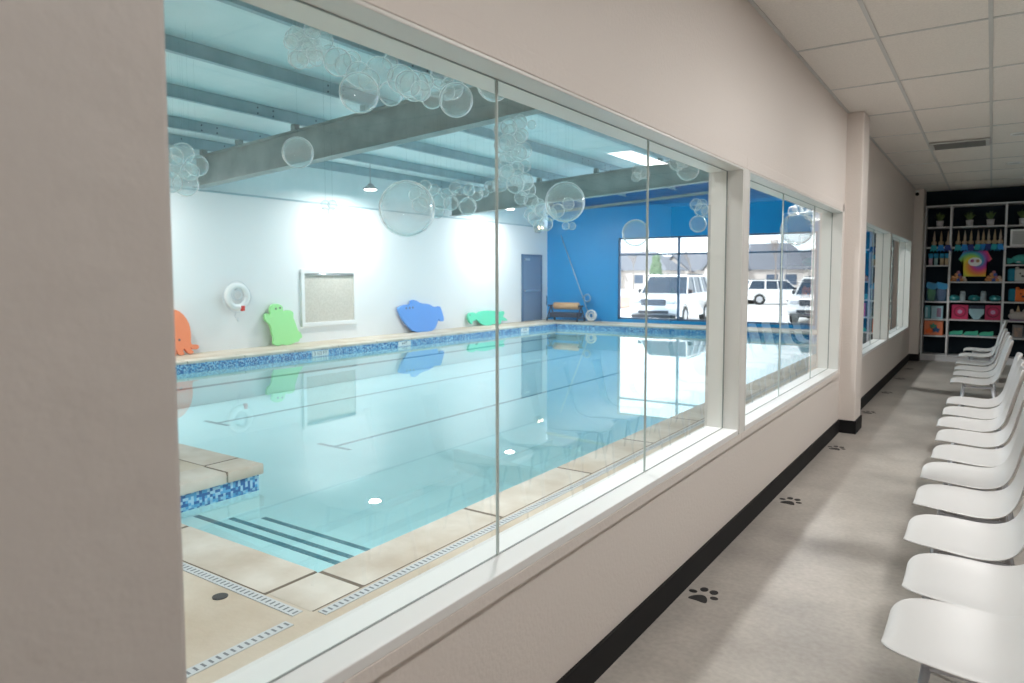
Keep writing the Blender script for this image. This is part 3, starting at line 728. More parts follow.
for i, cy in enumerate(chairs_y):
    c = proto if i == 0 else copy_tree(proto)
    c.location = (chair_x[i], cy+.232, 0); c.rotation_euler = (0, 0, radians(random.uniform(-1.6, 1.6)))
    c['group'] = 'white chairs in a row facing the pool windows'
    if i < 10: c['label'] = 'white moulded chair, %s from the camera in the longer row facing the windows' % names[i]
    else: c['label'] = 'white moulded chair, %s in the row beyond the gap, counted toward the shelves' % names[i-10]

# ---------------- shelf unit on the dark wall
YBk = 14.80
t = thing('shelf_unit', 'tall white open shelf unit standing against the dark wall at the corridor end', 'shelf unit', (-.2, YF, 0))
SXS = [-1.0, -.615, .17, .95]
ROWZ = [[2.37, 2.02, 1.70, 1.06, .745, .455, .115], [2.365, 2.01, 1.41, 1.07, .75, .47, .115], [2.36, 2.01, 1.70, 1.41, 1.07, .75, .46, .115]]
bm = BM()
for x in SXS: 
    w = .022 if x in (SXS[0], SXS[-1]) else .034
    box(bm, x-w/2, x+w/2, YF, YBk-.002, 0, 2.745, .002)
link('upright', bm, M_SHELF, t)
bm = BM(); box(bm, SXS[0]-.011, SXS[-1]+.011, YF-.002, YBk-.002, 2.72, 2.745, .002); link('top_board', bm, M_SHELF, t)
for ci in range(3):
    for z in ROWZ[ci]:
        bm = BM(); box(bm, SXS[ci]+.017, SXS[ci+1]-.017, YF+.003, YBk-.004, z-.024, z, .002); link('shelf_board', bm, M_SHELF, t)
bm = BM(); box(bm, SXS[0]+.011, SXS[-1]-.011, YF+.02, YF+.035, .0, .09, .002); link('kick_board', bm, M_SHELF, t)
YI = YF+.12
M_POT = pbr('white pot', (.62, .62, .66), .4); M_LEAF = pbr('green leaf', (.09, .17, .05), .6, noise=(8, (.18, .27, .09), 1)); M_SOIL = pbr('soil', (.05, .035, .02), .9)
# plants
def plant(x, zb, label):
    t = thing('potted_plant', label, 'potted plant', (x, YI, zb), group='small potted plants on the top shelf')
    bm = BM(); lathe(bm, [(.048, 0), (.058, .11), (.052, .11), (.050, .10)], x, YI, zb, 20); link('pot', bm, M_POT, t, True)
    bm = BM()
    rnd = random.Random(int(x*100)+5)
    for k in range(70):
        a = rnd.uniform(0, 2*pi); sp = rnd.uniform(.02, .105); h = rnd.uniform(.09, .19); w = .011
        b = Vector((x+.02*cos(a), YI+.02*sin(a), zb+.10)); e = Vector((x+sp*cos(a), YI+sp*sin(a), zb+.10+h*(1-.3*sp/.1)))
        mid = (b+e)/2 + Vector((0, 0, .02)); s = Vector((-sin(a), cos(a), 0))*w
        v = [bm.verts.new(q) for q in (b, mid-s, e, mid+s)]; bm.faces.new(v)
    o = link('leaves', bm, M_LEAF, t)
for x, z, l in ((-.79, 2.37, 'small green plant in a white pot on the narrow column of the top shelf'), (-.35, 2.365, 'small potted plant on the wide top shelf, beside the narrow column'),
             (-.05, 2.365, 'small potted plant on the wide top shelf, beside the right hand column'), (.40, 2.36, 'small potted plant above the white framed notice')):
    plant(x, z, l)
# hanging diver dolls
M_GOLD = pbr('tan plush', (.42, .32, .20), .8); M_GOLDP = pbr('pale plush', (.45, .37, .30), .8)
TAILS = [pbr('tail blue', (.02, .25, .65), .7), pbr('tail teal', (.02, .35, .42), .7), pbr('tail navy', (.015, .04, .22), .7)]
dx = [-.86, -.755, -.65, -.50, -.405, -.315, -.215, -.14, -.065, .02, .10]
zt = 2.31
t = None
for i, x in enumerate(dx):
    lab = 'slim tan doll with a %s tail hanging in the %s' % (('blue', 'teal', 'navy')[i % 3], 'narrow shelf column' if i < 3 else 'wide shelf column')
    z0 = 2.03
    y = YF+.02
    t = thing('hanging_doll', lab, 'doll', (x, y, z0), group='dolls hanging under the top shelf')
    bm = BM(); lathe(bm, [(.003, .27), (.007, .24), (.014, .19), (.022, .13), (.016, .09), (.024, .05), (.018, .03), (.004, .01)], x, y, z0-.0, 12); link('body', bm, M_GOLD if i % 2 else M_GOLDP, t, True)
    bm = BM(); torus(bm, (x, y-.01, z0+.055), .033, .009, 'y', 16, 6); link('arms', bm, M_GOLD, t, True)
    bm = BM(); prism(bm, [(x-.035, z0+.02), (x+.035, z0+.02), (x+.05, z0-.05), (x+.06, z0-.10), (x+.012, z0-.07), (x-.0, z0-.11), (x-.012, z0-.07), (x-.06, z0-.10), (x-.05, z0-.05)], lambda u, v: (u, y-.035, v), lambda u, v: (u, y-.024, v)); link('tail', bm, TAILS[(i*2+1) % 3], t)
# cups with tan sleeves
M_CYAN = pbr('cyan plastic', (.03, .35, .60), .4); M_SLV = [pbr('tan sleeve', (.6, .5, .33), .6), pbr('pink sleeve', (.5, .35, .45), .6), pbr('aqua sleeve', (.35, .60, .62), .6)]
for i, x in enumerate((-.905, -.825, -.735, -.66)):
    t = thing('drink_bottle', 'cyan topped bottle with a %s sleeve on the narrow shelf' % ('pink', 'aqua', 'pale tan', 'tan')[i], 'bottle', (x, YI, 1.70), group='cyan topped bottles')
    bm = BM(); lathe(bm, [(.028, 0), (.030, .10), (.030, .12)], x, YI-.05, 1.70, 14); link('sleeve', bm, M_SLV[(1, 2, 0, 0)[i]], t, True)
    bm = BM(); lathe(bm, [(.033, .12), (.036, .20), (.030, .205)], x, YI-.05, 1.70, 14); link('cap', bm, M_CYAN, t, True)
# T-shirt hanging
tx, tz = -.245, 1.72
ts = thing('tie_dye_shirt', 'rainbow tie dye t-shirt hung in the middle of the wide shelf column', 't-shirt', (tx, YF, tz))
pts = [(u*.85, v*.92) for u, v in [(-.19, -.24), (.19, -.24), (.19, .08), (.23, .03), (.285, .08), (.20, .235), (.09, .25), (0, .22), (-.09, .25), (-.20, .235), (-.285, .08), (-.23, .03), (-.19, .08)]]
bm = BM(); prism(bm, pts, lambda u, v: (u, .0, v), lambda u, v: (u, .02, v)); o = link('shirt_body', bm, M_TIE, ts, world=False); o.location = (0, .01, 0)
bm = BM(); lathe(bm, [(.001, 0), (.10, .0), (.001, .004)], 0, 0, 0, 20); bmesh.ops.transform(bm, matrix=Matrix.Rotation(radians(90), 4, 'X') @ Matrix.Diagonal((1, .75, 1, 1)), verts=bm.verts)
o = link('printed_face', bm, M_WHITE, ts, world=False); o.location = (0, .008, .03)
for s in (-1, 1):
    bm = BM(); lathe(bm, [(.001, 0), (.028, .0), (.001, .003)], 0, 0, 0, 14); bmesh.ops.transform(bm, matrix=Matrix.Rotation(radians(90), 4, 'X'), verts=bm.verts)
    o = link('printed_eye', bm, pbr('print magenta', (.5, .15, .3), .8) if s < 0 else M_TAN, ts, world=False); o.location = (.04*s, .003, .045)
# shell-like plush piles: individual little balls
M_PL = [pbr('plush orange', (.65, .32, .15), .9), pbr('plush cream', (.65, .52, .42), .9), pbr('plush rose', (.45, .18, .22), .9), pbr('plush blue', (.10, .15, .40), .9)]
for (cx, side) in ((-.48, 'narrow column side'), (.03, 'framed notice side')):
    for k, (a, b) in enumerate(((-.10, 0), (-.05, 0), (0, 0), (.05, 0), (.10, 0), (-.075, .045), (-.02, .045), (.035, .045), (.08, .04), (-.03, .09), (.02, .09), (0, .13))):
        bm = BM(); sphere(bm, (cx+a, YI-.05, 1.41+.030+b), .030, 12, 8)
        o = link('plush_ball', bm, M_PL[(k*3+1) % 4] if k % 3 else M_PL[0], None, True)
        tag(o, '%s plush ball in the pile by the tie dye shirt, %s' % ({0: 'orange', 1: 'cream', 2: 'rose', 3: 'blue'}[(k*3+1) % 4 if k % 3 else 0], side), 'toy ball', 'pile of plush balls ' + side)
# bags of toys
M_BAG = clear_mat('clear blue bag', (.55, .75, .9), 1.45, .1, milk=.25, milkcol=(.3, .6, .8)); M_BAGB = pbr('blue bag top', (.02, .25, .50), .4)
M_LIME = pbr('lime plush', (.25, .50, .08), .8); M_MAU = pbr('mauve plush', (.30, .20, .30), .8)
for x, m_, lab, w in ((-.875, M_LIME, 'blue topped bag holding a lime green toy on the narrow shelf', .075), (-.72, M_MAU, 'blue topped clear bag holding a mauve toy on the narrow shelf', .085)):
    t = thing('toy_bag', lab, 'bag', (x, YI, 1.06))
    bm = BM(); lathe(bm, [(w*.5, 0), (w*.75, .08), (w*.9, .16), (w*.8, .20), (w*.3, .24)], x, YI-.04, 1.062, 16); link('toy', bm, m_, t, True)
    bm = BM(); box(bm, x-w, x+w, YI-.12, YI+.06, 1.061, 1.31, .02); link('clear_bag', bm, M_BAG, t)
    bm = BM(); prism(bm, smooth_outline([(x-w-.004, 1.29), (x+w+.004, 1.26), (x+w+.01, 1.37), (x+.02, 1.38), (x-w, 1.41)], 1), lambda u, v: (u, YI-.125, v), lambda u, v: (u, YI+.06, v)); link('bag_top', bm, M_BAGB, t)
# teal boxes
M_TEAL = pbr('teal carton', (.08, .32, .38), .5); M_AQ = pbr('aqua carton', (.35, .58, .66), .5); M_RASP = pbr('raspberry carton', (.55, .03, .12), .5)
def carton(name, x0, x1, z0, z1, m_, label, cat='box', parts=(), yo=0, grp=None):
    t = thing(name, label, cat, ((x0+x1)/2, YI, z0), group=grp)
    bm = BM(); box(bm, x0, x1, YF+.05+yo, YBk-.06, z0+.001, z1, .004); link('carton', bm, m_, t)
    for (pn_, u0, u1, v0, v1, pm) in parts:
        bm = BM(); box(bm, u0, u1, YF+.046+yo, YF+.051+yo, v0, v1, .002); link(pn_, bm, pm, t)
    return t
carton('toy_box', -.965, -.875, .745, .975, M_TEAL, 'dark teal narrow box in the narrow shelf column', parts=[('label_panel', -.955, -.92, .77, .95, M_AQ)])
carton('toy_box', -.865, -.69, .745, .975, M_AQ, 'pale aqua box with a rose figure panel in the narrow shelf column', parts=[('figure_panel', -.78, -.715, .78, .94, M_MAU), ('figure_panel', -.85, -.80, .77, .95, M_AQ)])
t = carton('picture_box', -.965, -.68, .455, .71, pbr('orange carton', (.75, .22, .10), .5), 'orange box with green and blue starfish shapes, low in the narrow shelf column')
M_SF = (pbr('starfish green', (.10, .38, .25), .6), pbr('starfish blue', (.03, .14, .33), .6), pbr('starfish orange', (.85, .16, .03), .6))
for k, (cx, cz, r) in enumerate(((-.825, .62, .06), (-.78, .555, .062), (-.89, .53, .06))):
    star = [(cx+(r if q % 2 == 0 else r*.5)*cos(q*pi/5+.3), cz+(r if q % 2 == 0 else r*.5)*sin(q*pi/5+.3)) for q in range(10)]
    bm = BM(); prism(bm, star, lambda u, v: (u, YF+.040-.002*k, v), lambda u, v: (u, YF+.050, v)); link('starfish', bm, M_SF[k], t)
# bowls and tubes
M_TEALB = pbr('teal bowl', (.03, .27, .30), .4); M_PAPER = pbr('pale blue can', (.45, .55, .60), .5); M_LT = pbr('aqua glaze', (.25, .55, .55), .3)
for i, x in enumerate((-.53, -.235, .065)):
    t = thing('swim_goggle_case', 'round dark teal case, %s of three on the wide shelf' % ('narrow column side', 'middle', 'framed notice side')[i], 'case', (x, YI, 1.07), group='round teal cases')
    bm = BM(); lathe(bm, [(.05, 0), (.085, .03), (.09, .06), (.07, .09), (.03, .105)], x, YI-.04, 1.07, 20); link('case', bm, M_TEALB, t, True)
    bm = BM(); sphere(bm, (x+.0, YI-.125, 1.12), .022, 10, 8, (1, .4, .8)); link('badge', bm, M_LT, t)
for i, x in enumerate((-.405, -.105)):
    t = thing('spray_can', 'pale blue can, %s of the two between the teal cases' % ('the one by the narrow column', 'the one by the framed notice')[i], 'can', (x, YI, 1.07), group='pale blue cans')
    bm = BM(); lathe(bm, [(.040, 0), (.042, .01), (.042, .145)], x, YI-.05, 1.07, 18); link('can', bm, M_PAPER, t, True)
    bm = BM(); lathe(bm, [(.036, .145), (.036, .17), (.03, .175)], x, YI-.05, 1.07, 18); link('lid', bm, M_PAPER, t, True)
# raspberry boxes and swim nappies
M_PINKC = pbr('pink emblem', (.55, .30, .50), .5)
for i, (x0, x1) in enumerate(((-.555, -.315), (-.07, .155))):
    t = carton('raspberry_box', x0, x1, .75, 1.0, M_RASP, 'raspberry red box with a round pink emblem, %s' % ('on the narrow column side', 'on the framed notice side')[i], grp='raspberry boxes')
    cx = (x0+x1)/2
    bm = BM(); lathe(bm, [(.001, 0), (.036, 0), (.03, .006)], 0, 0, 0, 18); bmesh.ops.transform(bm, matrix=Matrix.Translation((cx, YF+.049, .885)) @ Matrix.Rotation(radians(90), 4, 'X'), verts=bm.verts); link('emblem', bm, M_PINKC, t)
    bm = BM(); torus(bm, (cx, YF+.048, .885), .085, .012, 'y', 24, 6); link('ring_pattern', bm, pbr('deep raspberry', (.33, .015, .07), .5), t)
t = thing('swim_brief', 'pale blue swim brief between the two raspberry boxes', 'swimwear', (-.19, YF, .75))
bm = BM(); prism(bm, [(-.305, .94), (-.085, .94), (-.085, .86), (-.13, .80), (-.155, .755), (-.235, .755), (-.26, .80), (-.305, .86)], lambda u, v: (u, YF+.06, v), lambda u, v: (u, YF+.10, v)); link('brief', bm, M_AQ, t)
bm = BM(); box(bm, -.305, -.085, YF+.055, YF+.105, .94, 1.0, .004); link('waistband', bm, M_NAVY, t)
for i, x in enumerate((-.485, -.26, -.04)):
    t = thing('foam_clog', 'mint green foam clog, %s of the three in the row' % ('narrow column side one', 'middle one', 'one by the chairs')[i], 'shoe', (x, YI, .47), group='mint green foam clogs')
    bm = BM(); prism(bm, smooth_outline([(x-.10, .472), (x+.09, .472), (x+.105, .51), (x+.10, .565), (x+.05, .54), (x-.02, .545), (x-.08, .53), (x-.11, .50)], 2), lambda u, v: (u, YF+.05, v), lambda u, v: (u, YF+.14, v)); link('upper', bm, pbr('mint clog %d' % i, (.05, .42, .27), .6), t)
    bm = BM(); box(bm, x-.10, x+.09, YF+.045, YF+.145, .4705, .485, .004); link('sole', bm, M_TEALB, t)
# right column
t = thing('framed_notice', 'white framed paper notice on the second shelf of the right hand column', 'picture frame', (.42, YF, 2.01))
bm = BM(); box(bm, .235, .62, YF+.06, YF+.08, 2.011, 2.29, .004); link('frame', bm, M_WHITE, t)
bm = BM(); box(bm, .265, .59, YF+.056, YF+.061, 2.04, 2.26); link('paper', bm, pbr('notice paper', (.5, .5, .5), .7), t)
bm = BM()
for k in range(6): box(bm, .29, .56-.04*(k % 2), YF+.0545, YF+.0565, 2.225-.03*k, 2.228-.03*k)
link('printed_rule', bm, M_GROOVE, t)
M_WHALE = pbr('teal plush', (.06, .33, .30), .9)
t = thing('plush_whale', 'teal plush whale lying on the right hand shelf column', 'plush toy', (.42, YI, 1.70))
bm = BM(); sphere(bm, (.43, YI-.02, 1.785), 1, 24, 14, (.165, .09, .084)); link('body', bm, M_WHALE, t, True)
bm = BM(); prism(bm, [(.30, 1.74), (.24, 1.71), (.205, 1.72), (.225, 1.76), (.205, 1.81), (.25, 1.80), (.31, 1.79)], lambda u, v: (u, YI-.07, v), lambda u, v: (u, YI, v)); link('tail', bm, M_WHALE, t)
bm = BM(); prism(bm, [(.33, 1.73), (.40, 1.73), (.38, 1.75), (.345, 1.75)], lambda u, v: (u, YI-.115, v), lambda u, v: (u, YI-.06, v)); link('belly_patch', bm, M_PAPER, t)
M_GREYP = pbr('grey plush', (.50, .52, .50), .9); M_TIGER = pbr('orange plush', (.75, .17, .04), .9); M_BLUEP = pbr('blue plush', (.02, .22, .33), .9)
def pillow_face(cx, z0, h, mface, label, name):
    t = thing(name, label, 'plush toy', (cx, YI, z0))
    bm = BM(); box(bm, cx-.175, cx-.06, YF+.05, YF+.20, z0+.002, z0+h, .03); link('hood', bm, M_BLUEP, t)
    bm = BM(); box(bm, cx-.085, cx+.155, YF+.035, YF+.19, z0+.002, z0+h-.004, .03); link('face', bm, mface, t)
    for s in (-1, 1):
        bm = BM(); sphere(bm, (cx+.03+.035*s, YF+.035, z0+h*.62), .012, 10, 8); link('eye', bm, M_BLACK, t)
        bm = BM(); lathe(bm, [(.035, 0), (.02, .035), (.004, .04)], cx+.03+.08*s, YF+.10, z0+h-.01, 12); link('ear', bm, mface, t)
    bm = BM(); sphere(bm, (cx+.03, YF+.032, z0+h*.42), .02, 10, 8, (1.2, .6, .8)); link('nose', bm, M_BLACK, t)
pillow_face(.40, 1.41, .22, M_GREYP, 'grey faced plush with a blue back below the plush whale', 'plush_dog')
pillow_face(.42, 1.07, .22, M_TIGER, 'orange faced plush with a blue back, one shelf below the grey faced one', 'plush_tiger')
M_BUN = pbr('cream plush', (.50, .46, .44), .9)
t = thing('plush_bunny', 'cream plush animal with upright ears on the right hand column', 'plush toy', (.39, YI, .75))
bm = BM(); sphere(bm, (.39, YI-.04, .83), 1, 20, 12, (.135, .09, .078)); link('body', bm, M_BUN, t, True)
bm = BM(); box(bm, .27, .51, YI-.13, YI, .751, .775, .01); link('base_cushion', bm, M_MAU, t)
for s in (-1, 1):
    bm = BM(); sphere(bm, (.39+.085*s, YI-.05, .90), 1, 10, 8, (.03, .02, .05)); link('ear', bm, M_BUN, t, True)
bm = BM(); lathe(bm, [(.03, 0), (.02, .06), (.002, .12)], .39, YI-.05, .89, 10); link('horn', bm, M_GOLD, t, True)
for i, x in enumerate((.40, .56)):
    carton('photo_box', x-.075, x+.07, .46, .68, pbr('photo box %d' % i, (.22, .22, .23), .5), 'grey box with a picture panel behind the chairs, %s' % ('the outer one', 'the inner one')[i],
           parts=[('picture', x-.06, x+.055, .48, .64, pbr('box picture %d' % i, ((.42, .28, .22), (.38, .38, .36))[i], .6, noise=(20, (.2, .2, .2), 1)))], grp='grey picture boxes')

# ---------------- corridor ceiling fittings
t = thing('air_register', 'silver louvred air register set in the suspended ceiling', 'air vent', (-.36, 9.6, ZC))
bm = BM(); box(bm, -.65, -.07, 9.44, 9.86, ZC-.014, ZC-.006, .002); link('backing', bm, M_VENTD, t)
bm = BM()
for b in ((-.65, -.07, 9.42, 9.46), (-.65, -.07, 9.84, 9.88), (-.65, -.61, 9.46, 9.84), (-.11, -.07, 9.46, 9.84)): box(bm, *b, ZC-.022, ZC-.006, .002)
link('frame', bm, M_VENT, t)
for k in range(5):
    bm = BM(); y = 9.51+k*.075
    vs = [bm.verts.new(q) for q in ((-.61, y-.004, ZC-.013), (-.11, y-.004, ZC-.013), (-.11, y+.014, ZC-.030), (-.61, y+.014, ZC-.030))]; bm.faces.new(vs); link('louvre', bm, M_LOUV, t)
for i, (lx, ly) in enumerate(((.19, 9.35), (.19, 11.7))):
    t = thing('downlight', 'small round recessed downlight, %s' % ('the one beside the air register', 'the one closer to the dark wall')[i], 'ceiling lamp', (lx, ly, ZC), group='recessed downlights')
    bm = BM(); torus(bm, (lx, ly, ZC-.006), .075, .010, 'z', 28, 8); link('trim_ring', bm, M_WHITE, t, True)
    bm = BM(); lathe(bm, [(.068, 0), (.068, .004)], lx, ly, ZC-.008, 24); link('lens', bm, M_VENT, t)
t = thing('security_camera', 'tiny dark dome camera high on the end pilaster', 'security camera', (-1.13, 14.2, 2.97))
bm = BM(); box(bm, -1.15, -1.10, 14.19, 14.25, 2.93, 3.0, .01); link('mount', bm, M_WHITE, t)
bm = BM(); sphere(bm, (-1.125, 14.18, 2.935), .03, 14, 10); link('dome', bm, M_BLACK, t, True)

# ---------------- outdoors
M_PAVE = pbr('pale concrete lot', (.72, .71, .70), .8); M_MULCH = pbr('brown planting bed', (.38, .22, .16), .9, noise=(2, (.55, .38, .30), 1))
bm = BM(); box(bm, -120, 90, YB+.16, 170, -.55, -.42); struct('ground', bm, M_PAVE)
bm = BM(); prism(bm, [(-24, 37), (-18.5, 36), (-18.6, 46), (-21, 58), (-33, 62), (-30, 46)], lambda u, v: (u, v, -.421), lambda u, v: (u, v, -.36)); struct('ground_planting_bed', bm, M_MULCH)
M_CAR = pbr('white car paint', (.80, .80, .80), .25, coat=.5); M_CARG = pbr('dark car glass', (.02, .04, .07), .05); M_TYRE = pbr('tyre rubber', (.02, .02, .02), .8)
M_RIM = pbr('alloy rim', (.5, .5, .52), .3, metal=.8); M_GRI = pbr('dark grille', (.03, .035, .045), .4); M_HL = pbr('headlight lens', (.5, .52, .55), .1); M_TL = pbr('red tail lamp', (.6, .02, .02), .3); M_PBLK = pbr('black bumper plastic', (.03, .03, .035), .6)
def car(name, label, loc, rz, h=1.88, L=4.9, Wd=1.96):
    t = thing(name, label, 'car', (0, 0, 0)); hw = Wd/2; s = h/1.88; a = L/2
    def P(nm, bm, m, par=None, sm=False):
        o = link(nm, bm, m, par or t, sm, world=False); return o
    low = [(-a, .45), (-a+.05, .34), (-a+.75, .30), (a-.75, .30), (a-.12, .34), (a, .50), (a, .78*s), (a-.10, 1.02*s), (a-.55, 1.12*s), (a-1.25, 1.17*s), (-a+.3, 1.20*s), (-a+.04, 1.10*s), (-a-.0, .8*s)]
    bm = BM(); ys = [(-hw, .93, .9), (-hw+.06, .985, .99), (0, 1, 1), (hw-.06, .985, .99), (hw, .93, .9)]; rows = []
    for y, kx, kz in ys: rows.append([bm.verts.new((x*kx, y, .30+(z-.30)*kz)) for x, z in low])
    n = len(low)
    for A, B in zip(rows, rows[1:]):
        for i in range(n): bm.faces.new((A[i], A[(i+1)%n], B[(i+1)%n], B[i]))
    bm.faces.new(rows[0][::-1]); bm.faces.new(rows[-1]); autosmooth(P('body', bm, M_CAR), 30)
    # cabin
    bot = [(a-1.30, 1.14*s), (-a+.12, 1.16*s)]; top = [(a-1.95, 1.80*s), (-a+.45, 1.84*s)]
    def cab(bm, wb, wt, zadd=0, roof=True):
        v = [bm.verts.new(q) for q in ((bot[0][0], -wb, bot[0][1]), (bot[0][0], wb, bot[0][1]), (bot[1][0], wb, bot[1][1]), (bot[1][0], -wb, bot[1][1]),
                                       (top[0][0], -wt, top[0][1]), (top[0][0], wt, top[0][1]), (top[1][0], wt, top[1][1]), (top[1][0], -wt, top[1][1]))]
        for f in ((0,1,5,4), (1,2,6,5), (2,3,7,6), (3,0,4,7), (4,5,6,7), (3,2,1,0)): bm.faces.new([v[i] for i in f])
    bm = BM(); cab(bm, hw-.05, hw-.22); P('glasshouse', bm, M_CARG)
    bm = BM(); box(bm, top[1][0]-.02, top[0][0]+.05, -hw+.20, hw-.20, 1.79*s, 1.875*s, .03); P('roof', bm, M_CAR)
    for sd in (-1, 1):
        bm = BM()
        for (xa, xb, w) in ((bot[0][0], top[0][0], .05), ((a-2.55), (a-2.62), .06), ((-a+1.35), (-a+1.4), .10), (bot[1][0], top[1][0], .14)):
            A_ = Vector((xa, sd*(hw-.035), 1.15*s)); B_ = Vector((xb, sd*(hw-.205), 1.82*s)); tube(bm, A_, B_, w*.6, w*.5, 8)
        P('pillars', bm, M_CAR)
        bm = BM(); box(bm, a-1.55, a-1.40, sd*(hw+.02)-.10, sd*(hw+.02)+.10, 1.16*s, 1.32*s, .03); P('mirror', bm, M_PBLK)
        bm = BM(); box(bm, -a+.6, a-2.1, sd*(hw-.28)-.02, sd*(hw-.28)+.02, 1.875*s, 1.92*s, .01); P('roof_rail', bm, M_PBLK)
        bm = BM(); box(bm, -a+1.0, a-1.0, sd*(hw-.06)-.03, sd*(hw-.06)+.03, .29, .37, .01); P('side_sill', bm, M_PBLK)
        bm = BM(); box(bm, a-.16, a+.005, sd*(hw-.30)-.17, sd*(hw-.30)+.17, .80*s, .96*s, .03); P('headlight', bm, M_HL)
        bm = BM(); box(bm, -a-.005, -a+.14, sd*(hw-.16)-.09, sd*(hw-.16)+.09, .85*s, 1.08*s, .02); P('tail_lamp', bm, M_TL)
        for xx in (a-.95, -a+.95):
            bm = BM(); tube(bm, (xx, sd*(hw-.22), .37), (xx, sd*(hw+.015), .37), .37, .37, 28); w_ = P('tyre', bm, M_TYRE)
            bm = BM(); tube(bm, (xx, sd*(hw+.012), .37), (xx, sd*(hw+.022), .37), .23, .21, 10); P('rim', bm, M_RIM, w_)
            bm = BM(); torus(bm, (xx, sd*(hw-.025), .40), .41, .03, 'y', 28, 6); P('wheel_arch', bm, M_PBLK)
    bm = BM(); box(bm, a-.03, a+.035, -.50, .50, .74*s, .98*s, .02); g = P('grille', bm, M_GRI)
    bm = BM()
    for k in range(4): box(bm, a+.035, a+.045, -.48, .48, (.775+.055*k)*s, (.787+.055*k)*s)
    P('grille_bars', bm, M_RIM, g)
    bm = BM(); box(bm, a-.05, a+.02, -.62, .62, .46, .58, .02); P('lower_intake', bm, M_GRI)
    bm = BM(); box(bm, a-.1, a+.03, -hw+.12, hw-.12, .28, .40, .03); P('front_skirt', bm, M_PBLK)
    bm = BM(); box(bm, -a-.03, -a+.1, -hw+.1, hw-.1, .30, .46, .03); P('rear_bumper', bm, M_PBLK)
    t.location = loc; t.rotation_euler = (0, 0, rz)
    return t
ZG = -.42
car('sport_utility_vehicle', 'white sport utility vehicle parked outside the big end window, front toward the pool', (-11.25, 28.6, ZG), radians(-86), 2.0, 5.0, 2.05)
car('pickup_truck', 'white vehicle with a tall dark grille at the far jamb of the second window', (-5.85, 32.4, ZG), radians(-90), 1.9, 5.2, 2.0)
car('station_wagon', 'white car parked across the lot showing its side and tail lamp', (-12.3, 50.5, ZG), radians(32), 1.70, 4.8, 1.9)
M_ROOF = pbr('grey shingle roof', (.16, .17, .20), .9); M_SIDE = pbr('pale brick siding', (.55, .50, .47), .9); M_HWIN = pbr('dark house window', (.06, .09, .14), .3)
def house(x, y, w, d, hw_, hr, rz, label):
    t = thing('house', label, 'house', (0, 0, 0), group='houses beyond the parking lot')
    bm = BM(); box(bm, -w/2, w/2, -d/2, d/2, 0, hw_); link('wall', bm, M_SIDE, t, world=False)
    bm = BM(); e = .5; v = [bm.verts.new(q) for q in ((-w/2-e, -d/2-e, hw_), (w/2+e, -d/2-e, hw_), (w/2+e, d/2+e, hw_), (-w/2-e, d/2+e, hw_), (-w/2+d*.35, 0, hw_+hr), (w/2-d*.35, 0, hw_+hr))]
    for f in ((0,1,5,4), (1,2,5), (2,3,4,5), (3,0,4), (3,2,1,0)): bm.faces.new([v[i] for i in f])
    link('roof', bm, M_ROOF, t, world=False)
    gx = -w*.2
    bm = BM(); prism(bm, [(gx-2.6, 0), (gx+2.6, 0), (gx+2.6, hw_+.1), (gx, hw_+hr*.8), (gx-2.6, hw_+.1)], lambda u, v: (u, -d/2-1.6, v), lambda u, v: (u, 0, v)); link('gable', bm, M_SIDE, t, world=False)
    for sd in (-1, 1):
        bm = BM(); prism(bm, [(gx+sd*3.0, hw_-.1), (gx, hw_+hr*.8+.15), (gx, hw_+hr*.8+.35), (gx+sd*3.1, hw_+.1)], lambda u, v: (u, -d/2-2.0, v), lambda u, v: (u, 0, v)); link('gable_roof', bm, M_ROOF, t, world=False)
    for xx in (gx, w*.2, w*.36):
        bm = BM(); yy = -d/2-1.62 if xx == gx else -d/2-.02; box(bm, xx-.7, xx+.7, yy-.03, yy+.02, .9, 2.2); link('window', bm, M_HWIN, t, world=False)
    bm = BM(); box(bm, w*.1, w*.1+.8, .4, 1.2, hw_, hw_+hr+.5); link('chimney', bm, M_SIDE, t, world=False)
    t.location = (x, y, ZG); t.rotation_euler = (0, 0, rz)
for x, y, w, d, a, b, r, lab in ((-48, 105, 14, 9, 2.9, 3.0, .03, 'grey roofed house at the edge of the big window beside the blue wall'), (-52, 129, 14, 9, 2.8, 3.0, .02, 'grey roofed house behind the green tree'),
        (-41.5, 118, 13, 9, 2.8, 3.0, .03, 'grey roofed house above the parked sport utility vehicle'), (-25.8, 96, 14, 9, 2.8, 3.5, .03, 'large gabled house above the white car across the lot'),
        (-24.5, 114, 15, 9, 2.7, 3.0, .02, 'low gabled house behind the bare tree'), (-68, 146, 16, 9, 2.8, 3.0, .0, 'farthest grey roofed house')):
    house(x, y, w, d, a, b, r, lab)
M_BARK = pbr('bare bark', (.28, .24, .22), .9); M_FOL = pbr('grey green foliage', (.10, .16, .09), .9)
def bare_tree(x, y, h, label, seed):
    rnd = random.Random(seed); t = thing('bare_tree', label, 'tree', (x, y, ZG), group='bare trees across the lot')
    bm = BM(); tube(bm, (x, y, ZG), (x, y, ZG+h*.4), h*.025, h*.018, 8); link('trunk', bm, M_BARK, t)
    bm = BM()
    def br(p, d, l, r, n):
        q = p+d*l; tube(bm, p, q, r, r*.6, 5)
        if n:
            for _ in range(3):
                nd = (d+Vector((rnd.uniform(-.7, .7), rnd.uniform(-.7, .7), rnd.uniform(0, .5)))).normalized(); br(q, nd, l*.72, r*.6, n-1)
    br(Vector((x, y, ZG+h*.38)), Vector((0, 0, 1)), h*.2, h*.016, 4); link('branches', bm, M_BARK, t)
bare_tree(-20.6, 84, 6.2, 'bare tree between the two gabled houses behind the second window', 3)
bare_tree(-31.5, 86, 5.5, 'bare tree above the roof of the parked sport utility vehicle', 4)
